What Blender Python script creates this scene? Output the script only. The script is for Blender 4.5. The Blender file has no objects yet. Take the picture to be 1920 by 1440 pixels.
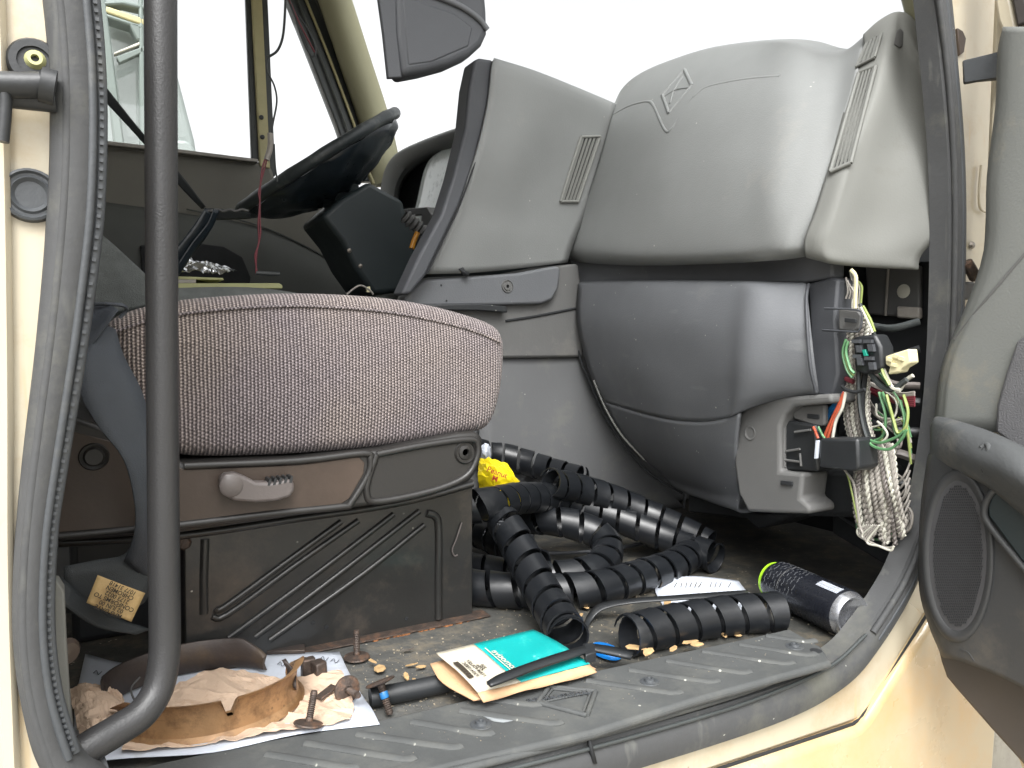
import bpy, bmesh, math, random
from mathutils import Vector, Matrix
from math import radians, sin, cos, pi, tan, atan2
random.seed(7)
S = bpy.context.scene
C = S.collection
# ------------------------------------------------------------------ camera
FPX = 1400.0
YAW = radians(30)
PITCH = math.atan(75/FPX)
CAMZ = 0.40
cam_d = bpy.data.cameras.new('camera'); cam = bpy.data.objects.new('camera', cam_d); C.objects.link(cam)
S.camera = cam
cam_d.sensor_width = 36; cam_d.lens = FPX/1920*36
cam_d.clip_start = 0.02; cam_d.clip_end = 3000
cam.location = (0, 0, CAMZ)
cam.rotation_euler = (pi/2-PITCH, 0, -YAW)
# ------------------------------------------------------------------ sky and sun
SUN_EL, SUN_AZ = radians(58), radians(-25)      # sun behind the camera's right shoulder, under thin overcast
W = bpy.data.worlds.new('World'); S.world = W; W.use_nodes = True
nt = W.node_tree; nt.nodes.clear()
sky = nt.nodes.new('ShaderNodeTexSky'); sky.sky_type = 'NISHITA'; sky.sun_disc = False
sky.sun_elevation = SUN_EL; sky.sun_rotation = radians(180)-SUN_AZ; sky.air_density = 1.0; sky.dust_density = 7.0
hs = nt.nodes.new('ShaderNodeHueSaturation'); hs.inputs['Saturation'].default_value = 0.05
bg = nt.nodes.new('ShaderNodeBackground'); bg.inputs['Strength'].default_value = 0.15
wo = nt.nodes.new('ShaderNodeOutputWorld')
nt.links.new(sky.outputs[0], hs.inputs['Color']); nt.links.new(hs.outputs[0], bg.inputs['Color']); nt.links.new(bg.outputs[0], wo.inputs[0])
sl = bpy.data.lights.new('sun', 'SUN'); sl.energy = 0.5; sl.angle = radians(45); sl.color = (1, .975, .93)
so = bpy.data.objects.new('sun', sl); C.objects.link(so)
# direction towards the sun: from the open door side, up
sd = Vector((-0.35, -0.62, 0.95)).normalized()
so.rotation_euler = sd.to_track_quat('Z', 'Y').to_euler()
sky.sun_rotation = atan2(sd.x, sd.y); sky.sun_elevation = math.asin(sd.z)
S.view_settings.view_transform = 'Standard'; S.view_settings.look = 'None'
S.view_settings.exposure = 1.5; S.view_settings.gamma = 1
S.cycles.max_bounces = 12; S.cycles.diffuse_bounces = 9; S.cycles.transparent_max_bounces = 12
S.cycles.use_denoising = True

# ------------------------------------------------------------------ geometry helpers
def at(px, py, X=None, Y=None, Z=None, D=None):
    """Point of the truck measured on the photograph, on the plane X=, Y= or Z=."""
    r = (px-960)/FPX; u = -(py-720)/FPX
    fw = Vector((sin(YAW)*cos(PITCH), cos(YAW)*cos(PITCH), -sin(PITCH)))
    rt = Vector((cos(YAW), -sin(YAW), 0)); up = rt.cross(fw)
    d = fw + rt*r + up*u
    o = Vector((0, 0, CAMZ))
    if X is not None: t = (X-o.x)/d.x
    elif Y is not None: t = (Y-o.y)/d.y
    elif Z is not None: t = (Z-o.z)/d.z
    else: t = D
    return o + d*t

def srgb(r, g, b):
    f = lambda c: (c/255/12.92 if c/255 <= .04045 else ((c/255+.055)/1.055)**2.4)
    return (f(r), f(g), f(b), 1)

def tag(o, label=None, cat=None, group=None, kind=None):
    if label: o['label'] = label
    if cat: o['category'] = cat
    if group: o['group'] = group
    if kind: o['kind'] = kind
    return o

def empty(name, loc, parent=None):
    o = bpy.data.objects.new(name, None); C.objects.link(o); o.location = loc; o.empty_display_size = .05
    if parent: adopt(o, parent)
    return o

def wm(o):      # world matrix without a depsgraph update
    m = Matrix.LocRotScale(o.location, o.rotation_euler, o.scale)
    return wm(o.parent) @ o.matrix_parent_inverse @ m if o.parent else m
def adopt(o, parent):
    o.parent = parent; o.matrix_parent_inverse = wm(parent).inverted()

def obj(name, verts, faces, mat, parent=None, smooth=True, bevel=0, uvs=None, base=True, solid=0, sub=0, bseg=2, soff=1):
    verts = [Vector(v) for v in verts]
    lo = Vector((min(v.x for v in verts), min(v.y for v in verts), min(v.z for v in verts)))
    hi = Vector((max(v.x for v in verts), max(v.y for v in verts), max(v.z for v in verts)))
    loc = Vector(((lo.x+hi.x)/2, (lo.y+hi.y)/2, lo.z))
    me = bpy.data.meshes.new(name)
    me.from_pydata([v-loc for v in verts], [], faces)
    me.update()
    for p in me.polygons: p.use_smooth = smooth
    if uvs:
        ul = me.uv_layers.new(name='UVMap')
        for p in me.polygons:
            for li in p.loop_indices: ul.data[li].uv = uvs[me.loops[li].vertex_index]
    o = bpy.data.objects.new(name, me); C.objects.link(o); o.location = loc
    for m in (mat if isinstance(mat, list) else [mat]): me.materials.append(m)
    if parent: adopt(o, parent)
    if sub:
        md = o.modifiers.new('sub', 'SUBSURF'); md.levels = sub; md.render_levels = sub
    if solid:
        md = o.modifiers.new('solid', 'SOLIDIFY'); md.thickness = solid; md.offset = soff
        if solid < .006 and bevel == 0: md.use_even_offset = False
    if bevel:
        md = o.modifiers.new('bevel', 'BEVEL'); md.width = bevel; md.segments = bseg; md.limit_method = 'ANGLE'; md.angle_limit = radians(35)
        md.harden_normals = False
    if smooth and (bevel or solid):
        me.set_sharp_from_angle(angle=radians(40))
    return o

def cr(p0, p1, p2, p3, t):
    return 0.5*((2*p1) + (p2-p0)*t + (2*p0-5*p1+4*p2-p3)*t*t + (3*p1-p0-3*p2+p3)*t*t*t)
def spline(pts, n=6, closed=False):
    pts = [Vector(p) for p in pts]; out = []; N = len(pts)
    segs = N if closed else N-1
    for i in range(segs):
        if closed: q = [pts[(i+k-1) % N] for k in range(4)]
        else:
            q = [pts[i-1] if i > 0 else pts[0]*2-pts[1], pts[i], pts[i+1], pts[i+2] if i+2 < N else pts[-1]*2-pts[-2]]
        for k in range(n): out.append(cr(*q, k/n))
    if not closed: out.append(pts[-1])
    return out

def patch_data(rows, nu=5, nv=5):
    """rows: equal-length lists of points -> smooth grid."""
    R1 = [spline(r, nu) for r in rows]
    cols = [spline([r[j] for r in R1], nv) for j in range(len(R1[0]))]
    H, Wd = len(cols[0]), len(cols)
    V = [cols[j][i] for i in range(H) for j in range(Wd)]
    F = [(i*Wd+j, i*Wd+j+1, (i+1)*Wd+j+1, (i+1)*Wd+j) for i in range(H-1) for j in range(Wd-1)]
    # uv in metres
    uv = []
    for i in range(H):
        for j in range(Wd): 
            uv.append([0, 0])
    for i in range(H):
        s = 0
        for j in range(Wd):
            if j: s += (V[i*Wd+j]-V[i*Wd+j-1]).length
            uv[i*Wd+j][0] = s
    for j in range(Wd):
        s = 0
        for i in range(H):
            if i: s += (V[i*Wd+j]-V[(i-1)*Wd+j]).length
            uv[i*Wd+j][1] = s
    return V, F, uv
def patch(name, rows, mat, parent=None, nu=5, nv=5, thick=0, soff=1, flip=False, bevel=0):
    V, F, uv = patch_data(rows, nu, nv)
    if flip or soff == -1: F = [f[::-1] for f in F]
    return obj(name, V, F, mat, parent, uvs=uv, solid=thick, soff=soff, bevel=bevel)

def slab(name, pts, vec, mat, parent=None, bevel=0.003, smooth=True, bseg=2):
    pts = [Vector(p) for p in pts]; vec = Vector(vec); n = len(pts)
    nrm = Vector((0, 0, 0))
    for i in range(n): nrm += pts[i].cross(pts[(i+1) % n])
    if nrm.dot(vec) > 0: pts = pts[::-1]
    V = pts + [p+vec for p in pts]
    F = [tuple(range(n)), tuple(range(2*n-1, n-1, -1))] + [(i, i+n, (i+1) % n+n, (i+1) % n) for i in range(n)]
    F = [F[0], F[1]] + [(a, b, c, d) for a, b, c, d in F[2:]]
    o = obj(name, V, F, mat, parent, smooth=smooth, bevel=bevel, bseg=bseg)
    bm = bmesh.new(); bm.from_mesh(o.data); bmesh.ops.recalc_face_normals(bm, faces=bm.faces); bm.to_mesh(o.data); bm.free()
    return o

def frames(P):
    n = len(P); T = []
    for i in range(n):
        a = P[max(i-1, 0)]; b = P[min(i+1, n-1)]
        T.append((b-a).normalized() if (b-a).length > 1e-9 else Vector((0, 0, 1)))
    up = Vector((0, 0, 1)) if abs(T[0].z) < .9 else Vector((1, 0, 0))
    N = [(up-T[0]*up.dot(T[0])).normalized()]
    for i in range(1, n):
        v = N[-1]-T[i]*N[-1].dot(T[i]); N.append(v.normalized() if v.length > 1e-6 else N[-1])
    return T, N, [T[i].cross(N[i]) for i in range(n)]

def tube_data(pts, r, n=10, cap=True, smoothn=5, flat=1.0):
    P = spline(pts, smoothn) if smoothn else [Vector(p) for p in pts]
    T, N, B = frames(P); V = []; F = []
    m = len(P)
    rr = r if callable(r) else (lambda t: r)
    for i in range(m):
        ri = rr(i/(m-1))
        for k in range(n):
            a = 2*pi*k/n; V.append(P[i]+N[i]*cos(a)*ri+B[i]*sin(a)*ri*flat)
    for i in range(m-1):
        for k in range(n): F.append((i*n+k, i*n+(k+1) % n, (i+1)*n+(k+1) % n, (i+1)*n+k))
    if cap:
        F.append(tuple(range(n-1, -1, -1))); F.append(tuple((m-1)*n+k for k in range(n)))
    return V, F
def tube(name, pts, r, mat, parent=None, n=10, smoothn=5, flat=1.0, cap=True):
    V, F = tube_data(pts, r, n, cap, smoothn, flat)
    o = obj(name, V, F, mat, parent); o.data.set_sharp_from_angle(angle=radians(60)); return o
def multi(name, parts, mat, parent=None, smooth=True, bevel=0):
    V = []; F = []
    for v, f in parts:
        k = len(V); V += list(v); F += [tuple(i+k for i in g) for g in f]
    o = obj(name, V, F, mat, parent, smooth=smooth, bevel=bevel)
    if smooth: o.data.set_sharp_from_angle(angle=radians(50))
    return o

def box_data(c, ax, ay, az):
    """centre and three half-axis vectors"""
    c, ax, ay, az = map(Vector, (c, ax, ay, az)); V = []
    for sx in (-1, 1):
        for sy in (-1, 1):
            for sz in (-1, 1): V.append(c+ax*sx+ay*sy+az*sz)
    F = [(0, 1, 3, 2), (4, 6, 7, 5), (0, 4, 5, 1), (2, 3, 7, 6), (0, 2, 6, 4), (1, 5, 7, 3)]
    return V, F
def box(name, lo, hi, mat, parent=None, bevel=.004):
    c = (Vector(lo)+Vector(hi))/2; h = (Vector(hi)-Vector(lo))/2
    V, F = box_data(c, (h.x, 0, 0), (0, h.y, 0), (0, 0, h.z))
    return obj(name, V, F, mat, parent, bevel=bevel)
def lathe_data(prof, o, ax, n=32, a0=0, a1=2*pi, ref=None):
    """prof: (radius, height) pairs around axis ax from origin o"""
    o, ax = Vector(o), Vector(ax).normalized()
    u = Vector(ref) if ref else (Vector((0, 0, 1)) if abs(ax.z) < .9 else Vector((1, 0, 0)))
    u = (u-ax*u.dot(ax)).normalized(); v = ax.cross(u)
    full = abs(a1-a0-2*pi) < 1e-6; cols = n if full else n+1
    V = []; F = []
    for r, h in prof:
        for k in range(cols):
            a = a0+(a1-a0)*k/n; V.append(o+ax*h+(u*cos(a)+v*sin(a))*max(r, 1e-5))
    for i in range(len(prof)-1):
        for k in range(n): 
            k2 = (k+1) % cols
            F.append((i*cols+k, i*cols+k2, (i+1)*cols+k2, (i+1)*cols+k))
    return V, F
def lathe(name, prof, o, ax, mat, parent=None, n=32, **k):
    V, F = lathe_data(prof, o, ax, n, **k)
    ob = obj(name, V, F, mat, parent); ob.data.set_sharp_from_angle(angle=radians(38))
    return ob
def sweep(name, pts, prof, nrm, mat, parent=None, n=6, bevel=0, sc=lambda t: 1):
    """sweep a closed (u,v) profile along a path lying in the plane with normal nrm; u is to the left of travel, v along nrm"""
    P = spline(pts, n); nrm = Vector(nrm); V = []; F = []; k = len(prof)
    for i in range(len(P)):
        t = (P[min(i+1, len(P)-1)]-P[max(i-1, 0)]).normalized(); s = nrm.cross(t).normalized()
        for u, v in prof: V.append(P[i]+s*u*sc(i/(len(P)-1))+nrm*v)
    for i in range(len(P)-1):
        for j in range(k): F.append((i*k+j, i*k+(j+1) % k, (i+1)*k+(j+1) % k, (i+1)*k+j))
    F.append(tuple(range(k))); F.append(tuple((len(P)-1)*k+j for j in range(k-1, -1, -1)))
    o = obj(name, V, F, mat, parent)
    bm = bmesh.new(); bm.from_mesh(o.data); bmesh.ops.recalc_face_normals(bm, faces=bm.faces); bm.to_mesh(o.data); bm.free()
    o.data.set_sharp_from_angle(angle=radians(50))
    return o
def text(name, s, size, loc, xd, yd, mat, parent, depth=.0004, align='CENTER', font_w=1.0, sp=1.0):
    cu = bpy.data.curves.new(name, 'FONT'); cu.body = s; cu.size = size; cu.extrude = depth; cu.align_x = align; cu.align_y = 'CENTER'
    cu.space_line = .85; cu.space_character = sp; cu.offset = size*.012
    tmp = bpy.data.objects.new('tmp', cu); C.objects.link(tmp)
    bpy.context.view_layer.update()
    me = bpy.data.meshes.new_from_object(tmp.evaluated_get(bpy.context.evaluated_depsgraph_get()))
    bpy.data.objects.remove(tmp)
    o = bpy.data.objects.new(name, me); C.objects.link(o); me.materials.append(mat)
    xd = Vector(xd).normalized(); yd = Vector(yd); yd = (yd-xd*yd.dot(xd)).normalized(); zd = xd.cross(yd)
    M = Matrix((xd, yd, zd)).transposed().to_4x4(); M.translation = Vector(loc)
    o.location = M.to_translation(); o.rotation_euler = M.to_euler()
    if font_w != 1: o.scale = (font_w, 1, 1)
    adopt(o, parent)
    return o

from mathutils.bvhtree import BVHTree
_bvh = {}
def on(o, px, py, off=0.0):
    """point of surface o measured at (px,py), lifted off the surface"""
    if o.name not in _bvh:
        m = wm(o); _bvh[o.name] = BVHTree.FromPolygons([m @ v.co for v in o.data.vertices], [tuple(p.vertices) for p in o.data.polygons])
    c = Vector((0, 0, CAMZ)); d = (at(px, py, D=1.0)-c).normalized()
    h = _bvh[o.name].ray_cast(c, d)
    if h[0] is None:
        h = _bvh[o.name].find_nearest(at(px, py, D=1.1)); return h[0]-h[1]*0
    n = h[1] if h[1].dot(d) < 0 else -h[1]
    return h[0]+n*off

# ------------------------------------------------------------------ materials
def material(name, col, rough=.5, var=.08, vscale=14, bump=0.0, bscale=300, metal=0, spec=.5, specks=0, speckcol=None,
             dirt=None, dirt_amt=0, dirt_scale=9, coat=0, streak=None, sheen=0):
    m = bpy.data.materials.new(name); m.use_nodes = True; nt = m.node_tree; L = nt.links
    b = nt.nodes['Principled BSDF']; b.inputs['Roughness'].default_value = rough; b.inputs['Metallic'].default_value = metal
    b.inputs['Specular IOR Level'].default_value = spec
    if coat: b.inputs['Coat Weight'].default_value = coat; b.inputs['Coat Roughness'].default_value = .12
    if sheen: b.inputs['Sheen Weight'].default_value = sheen
    tc = nt.nodes.new('ShaderNodeTexCoord')
    def noise(scale, detail=4, rough=.6):
        n = nt.nodes.new('ShaderNodeTexNoise'); n.inputs['Scale'].default_value = scale; n.inputs['Detail'].default_value = detail
        n.inputs['Roughness'].default_value = rough; L.new(tc.outputs['Object'], n.inputs['Vector']); return n
    def mix(f, a, c2, typ='MIX'):
        x = nt.nodes.new('ShaderNodeMix'); x.data_type = 'RGBA'; x.blend_type = typ
        if isinstance(f, float): x.inputs[0].default_value = f
        else: L.new(f, x.inputs[0])
        for s, v in ((x.inputs[6], a), (x.inputs[7], c2)):
            if isinstance(v, tuple): s.default_value = v
            else: L.new(v, s)
        return x.outputs[2]
    def ramp(src, p0, p1, c0=(0, 0, 0, 1), c1=(1, 1, 1, 1)):
        r = nt.nodes.new('ShaderNodeValToRGB'); r.color_ramp.elements[0].position = p0; r.color_ramp.elements[1].position = p1
        r.color_ramp.elements[0].color = c0; r.color_ramp.elements[1].color = c1; L.new(src, r.inputs[0]); return r.outputs[0]
    n1 = noise(vscale)
    lo = tuple(c*(1-var) for c in col[:3])+(1,); hi = tuple(min(1, c*(1+var)) for c in col[:3])+(1,)
    cur = ramp(n1.outputs[0], .3, .7, lo, hi)
    if dirt:
        n2 = noise(dirt_scale, 8, .72)
        f = ramp(n2.outputs[0], .62-dirt_amt*.3, .78-dirt_amt*.2)
        cur = mix(f, cur, dirt)
    if streak:
        n3 = noise(60, 3, .5)
        mp = nt.nodes.new('ShaderNodeMapping'); mp.inputs['Scale'].default_value = streak[1]; L.new(tc.outputs['Object'], mp.inputs[0]); L.new(mp.outputs[0], n3.inputs['Vector'])
        cur = mix(ramp(n3.outputs[0], .63, .72), cur, streak[0])
    if specks:
        v = nt.nodes.new('ShaderNodeTexVoronoi'); v.inputs['Scale'].default_value = 90; L.new(tc.outputs['Object'], v.inputs['Vector'])
        n4 = noise(23, 3)
        a = ramp(v.outputs['Distance'], .10, .16, (1, 1, 1, 1), (0, 0, 0, 1)); bb = ramp(n4.outputs[0], .66-.1*specks, .7-.1*specks)
        mm = nt.nodes.new('ShaderNodeMath'); mm.operation = 'MULTIPLY'; L.new(a, mm.inputs[0]); L.new(bb, mm.inputs[1])
        m2 = nt.nodes.new('ShaderNodeMath'); m2.operation = 'MULTIPLY'; L.new(mm.outputs[0], m2.inputs[0]); m2.inputs[1].default_value = .75
        cur = mix(m2.outputs[0], cur, speckcol or srgb(190, 190, 180))
    L.new(cur, b.inputs['Base Color'])
    rn = noise(vscale*2.3, 5); rr = nt.nodes.new('ShaderNodeMapRange'); L.new(rn.outputs[0], rr.inputs[0])
    rr.inputs[3].default_value = max(.02, rough-.1); rr.inputs[4].default_value = min(1, rough+.12); L.new(rr.outputs[0], b.inputs['Roughness'])
    if bump:
        bn = noise(bscale, 3, .6); bp = nt.nodes.new('ShaderNodeBump'); bp.inputs['Strength'].default_value = bump; bp.inputs['Distance'].default_value = .002
        L.new(bn.outputs[0], bp.inputs['Height']); L.new(bp.outputs[0], b.inputs['Normal'])
    m.diffuse_color = col
    return m
M = {}
M['dash'] = material('grey_dash_plastic', srgb(120, 122, 121), .66, .05, 5, .22, 420, dirt=srgb(132, 132, 128), dirt_amt=.1, dirt_scale=6, specks=.15)
M['dash2'] = material('grey_side_plastic', srgb(112, 113, 109), .7, .04, 6, .15, 420, dirt=srgb(104, 103, 97), dirt_amt=.1)
M['slate'] = material('slate_plastic', srgb(94, 96, 99), .62, .08, 5, .2, 380, dirt=srgb(104, 105, 106), dirt_amt=.15, specks=.5, spec=.35, streak=(srgb(104, 106, 108), (.25, .12, .5)))
M['slate2'] = material('worn_grey_plastic', srgb(92, 92, 91), .65, .08, 7, .12, 300, dirt=srgb(110, 108, 104), dirt_amt=.2, specks=.3)
M['floorgrey'] = material('grey_tunnel_vinyl', srgb(97, 98, 99), .6, .08, 4, .12, 200, dirt=srgb(110, 110, 106), dirt_amt=.35, specks=.5)
M['trim'] = material('dark_trim', srgb(66, 68, 72), .6, .05, 8, .15, 400)
M['black'] = material('black_plastic', srgb(38, 40, 42), .42, .12, 9, .1, 200, dirt=srgb(66, 66, 64), dirt_amt=.1, specks=.2)
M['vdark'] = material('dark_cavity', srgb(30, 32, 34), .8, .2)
M['coldark'] = material('column_plastic', srgb(42, 50, 52), .45, .1, 8, .1)
M['cream'] = material('cream_paint', srgb(184, 175, 154), .35, .05, 4, dirt=srgb(170, 150, 118), dirt_amt=.3, dirt_scale=5, specks=.3, speckcol=srgb(110, 90, 66), coat=.35, streak=(srgb(186, 166, 132), (1.2, 1.2, .12)))
M['creamglow'] = material('cream_paint_glow', srgb(188, 170, 138), .28, .04, 4, dirt=srgb(196, 158, 104), dirt_amt=.5, dirt_scale=2.2, coat=.5)  # yellower base and orange dirt tone paint a warm glow into the colour
M['seal'] = material('weathered_seal_rubber', srgb(64, 65, 66), .72, .12, 10, .25, 120, dirt=srgb(90, 90, 83), dirt_amt=.35, dirt_scale=7, specks=.3, streak=(srgb(82, 83, 81), (1, 1, .15)))
M['seallip'] = material('seal_lip_rubber', srgb(64, 67, 70), .55, .1, 20, .2, 200, dirt=srgb(90, 90, 86), dirt_amt=.3)
M['bar'] = material('black_rail_coating', srgb(45, 45, 46), .42, .06, 12, .2, 500, specks=.1)
M['sill'] = material('dusty_sill_rubber', srgb(70, 72, 72), .75, .14, 12, .3, 160, dirt=srgb(86, 87, 84), dirt_amt=.4, dirt_scale=14, specks=.4)
M['mat'] = material('dirty_black_floor', srgb(58, 58, 55), .6, .3, 26, .9, 70, dirt=srgb(92, 84, 70), dirt_amt=.42, dirt_scale=26, specks=1.1, speckcol=srgb(176, 166, 148))
M['oliv'] = material('olive_door_trim', srgb(108, 106, 98), .7, .08, 5, .2, 300)
M['olivdark'] = material('dark_olive_trim', srgb(78, 80, 77), .7, .08, 5, .1, 200)
M['pillar'] = material('pillar_trim', srgb(140, 138, 112), .6, .06, 5, .15, 300)
M['frame'] = material('door_frame_rubber', srgb(58, 62, 62), .5, .1, 20)
M['framepaint'] = material('faded_frame_paint', srgb(176, 168, 126), .5, .08, 20)
M['metalblk'] = material('black_seat_metal', srgb(36, 36, 35), .38, .15, 8, .15, 120, dirt=srgb(66, 60, 54), dirt_amt=.3, specks=.25, coat=.25)
M['brown'] = material('worn_brown_trim', srgb(62, 51, 43), .45, .12, 6, .1, 200, dirt=srgb(74, 62, 54), dirt_amt=.5, dirt_scale=5)
M['brownd'] = material('black_side_trim', srgb(38, 37, 36), .4, .1, 6, .1, 200)
M['lever'] = material('grey_lever', srgb(94, 88, 86), .4, .06, 20, .1)
M['belt'] = material('navy_webbing', srgb(62, 67, 74), .6, .06, 30, .4, 900, specks=.15)
M['beltblk'] = material('black_webbing', srgb(44, 48, 50), .55, .1, 30, .4, 900)
M['tagc'] = material('yellowed_label', srgb(180, 152, 104), .7, .15, 60, .2, 200, dirt=srgb(150, 118, 74), dirt_amt=.4, dirt_scale=60)
M['ink'] = material('dark_ink', srgb(52, 44, 34), .7, .1)
M['white'] = material('white_paper', srgb(184, 190, 200), .8, .05, 20, .3, 60, dirt=srgb(166, 168, 170), dirt_amt=.25, dirt_scale=25)
M['kraft'] = material('tan_paper_towel', srgb(196, 172, 150), .85, .06, 30, .5, 180, dirt=srgb(172, 144, 120), dirt_amt=.3, dirt_scale=24)
M['band'] = material('tan_coated_metal', srgb(148, 116, 82), .38, .2, 26, .35, 90, metal=.3, dirt=srgb(92, 68, 48), dirt_amt=.4, dirt_scale=34, specks=.5, speckcol=srgb(60, 46, 36), streak=(srgb(120, 88, 58), (.3, .3, 2)))
M['bandd'] = material('dark_worn_metal', srgb(64, 57, 54), .5, .15, 22, .15, 200, metal=.3, dirt=srgb(82, 70, 58), dirt_amt=.35, dirt_scale=20)
M['rust'] = material('rusty_steel', srgb(78, 68, 62), .55, .25, 60, .6, 260, metal=.4, dirt=srgb(120, 90, 70), dirt_amt=.4, dirt_scale=60)
M['steel'] = material('dull_steel', srgb(140, 134, 126), .4, .15, 60, .3, 260, metal=.7, dirt=srgb(110, 80, 58), dirt_amt=.4, dirt_scale=60)
M['rustline'] = material('rust_orange', srgb(140, 92, 56), .9, .3, 40, .8, 120)
M['hose'] = material('black_spiral_wrap', srgb(24, 26, 29), .32, .12, 18, .06, 120, dirt=srgb(44, 46, 48), dirt_amt=.25, dirt_scale=22)
M['teal'] = material('teal_print', srgb(0, 146, 144), .5, .08, 20, .1, 120, specks=.8, speckcol=srgb(110, 208, 200), dirt=srgb(60, 176, 168), dirt_amt=.2, dirt_scale=30)
M['carton'] = material('white_carton', srgb(190, 184, 168), .6, .04, 20, .1, dirt=srgb(196, 186, 156), dirt_amt=.25, dirt_scale=20)
M['cartonb'] = material('raw_cardboard', srgb(188, 152, 116), .8, .1, 40, .3)
M['blue'] = material('blue_plastic', srgb(20, 118, 200), .35, .05)
M['wood'] = material('yellow_flakes', srgb(176, 146, 104), .7, .25, 60, .4)
M['yellow'] = material('yellow_foil', srgb(232, 208, 30), .3, .1, 40, .3, 60)
M['redp'] = material('red_print', srgb(170, 60, 40), .4, .1)
M['can'] = material('black_can_print', srgb(30, 32, 38), .26, .1, 40, metal=.2, specks=.5)
M['alu'] = material('bare_aluminium', srgb(196, 198, 204), .25, .06, 40, metal=.9)
M['lime'] = material('lime_rim', srgb(150, 200, 40), .4, .05)
M['grille'] = material('dark_speaker_cloth', srgb(62, 62, 64), .7, .1, 12)
M['doorarm'] = material('dark_door_trim', srgb(66, 68, 69), .78, .14, 9, .3, 160, dirt=srgb(98, 96, 90), dirt_amt=.3, dirt_scale=12, specks=.3)
M['doorlow'] = material('charcoal_door_panel', srgb(52, 53, 54), .55, .1, 7, .2, 200, dirt=srgb(74, 71, 66), dirt_amt=.3, specks=.3)
M['doorlight'] = material('grey_door_panel', srgb(108, 110, 107), .65, .06, 4, .2, 300, dirt=srgb(128, 124, 112), dirt_amt=.2)
M['carpet'] = material('grey_door_insert', srgb(92, 92, 94), .9, .08, 30, .8, 500)
M['doorshell'] = material('brown_door_edge', srgb(62, 58, 56), .5, .1)
M['wgrey'] = material('grey_wire', srgb(150, 145, 138), .45, .15, 40)
M['wwhite'] = material('white_wire', srgb(190, 188, 176), .45, .1, 40)
M['wgreen'] = material('green_wire', srgb(84, 128, 88), .4, .1, 40)
M['wlime'] = material('yellow_green_wire', srgb(140, 154, 90), .4, .1, 40)
M['worange'] = material('orange_wire', srgb(176, 82, 56), .4, .1, 40)
M['wred'] = material('red_wire', srgb(112, 48, 56), .4, .1, 40)
M['wblue'] = material('blue_wrap', srgb(36, 104, 160), .4, .1, 40)
M['ivory'] = material('ivory_connector', srgb(214, 206, 168), .5, .08, 40)
M['olivetag'] = material('yellow_green_card', srgb(178, 178, 128), .5, .08, 20)
M['chrome'] = material('crumpled_foil', srgb(210, 212, 214), .2, .1, 40, metal=1)
M['truckteal'] = material('far_truck_teal', srgb(136, 144, 142), .5, .08, 3)
M['truckgrey'] = material('far_truck_grey', srgb(104, 114, 110), .5, .08, 3)
M['headliner'] = material('grey_headliner', srgb(186, 184, 178), .9, .04)
M['gravel'] = material('pale_yard_gravel', srgb(150, 146, 136), .9, .2, 6, .8, 30, dirt=srgb(110, 106, 96), dirt_amt=.5)
M['darkseat'] = material('driver_seat_cloth', srgb(112, 116, 114), .95, .14, 40, .8, 500)
M['lens'] = material('sky_white_cluster_lens', srgb(236, 242, 240), .12, .06, 20, dirt=srgb(140, 150, 146), dirt_amt=.3, dirt_scale=20)  # white base colour paints the sky's reflection into the gauge lens

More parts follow.
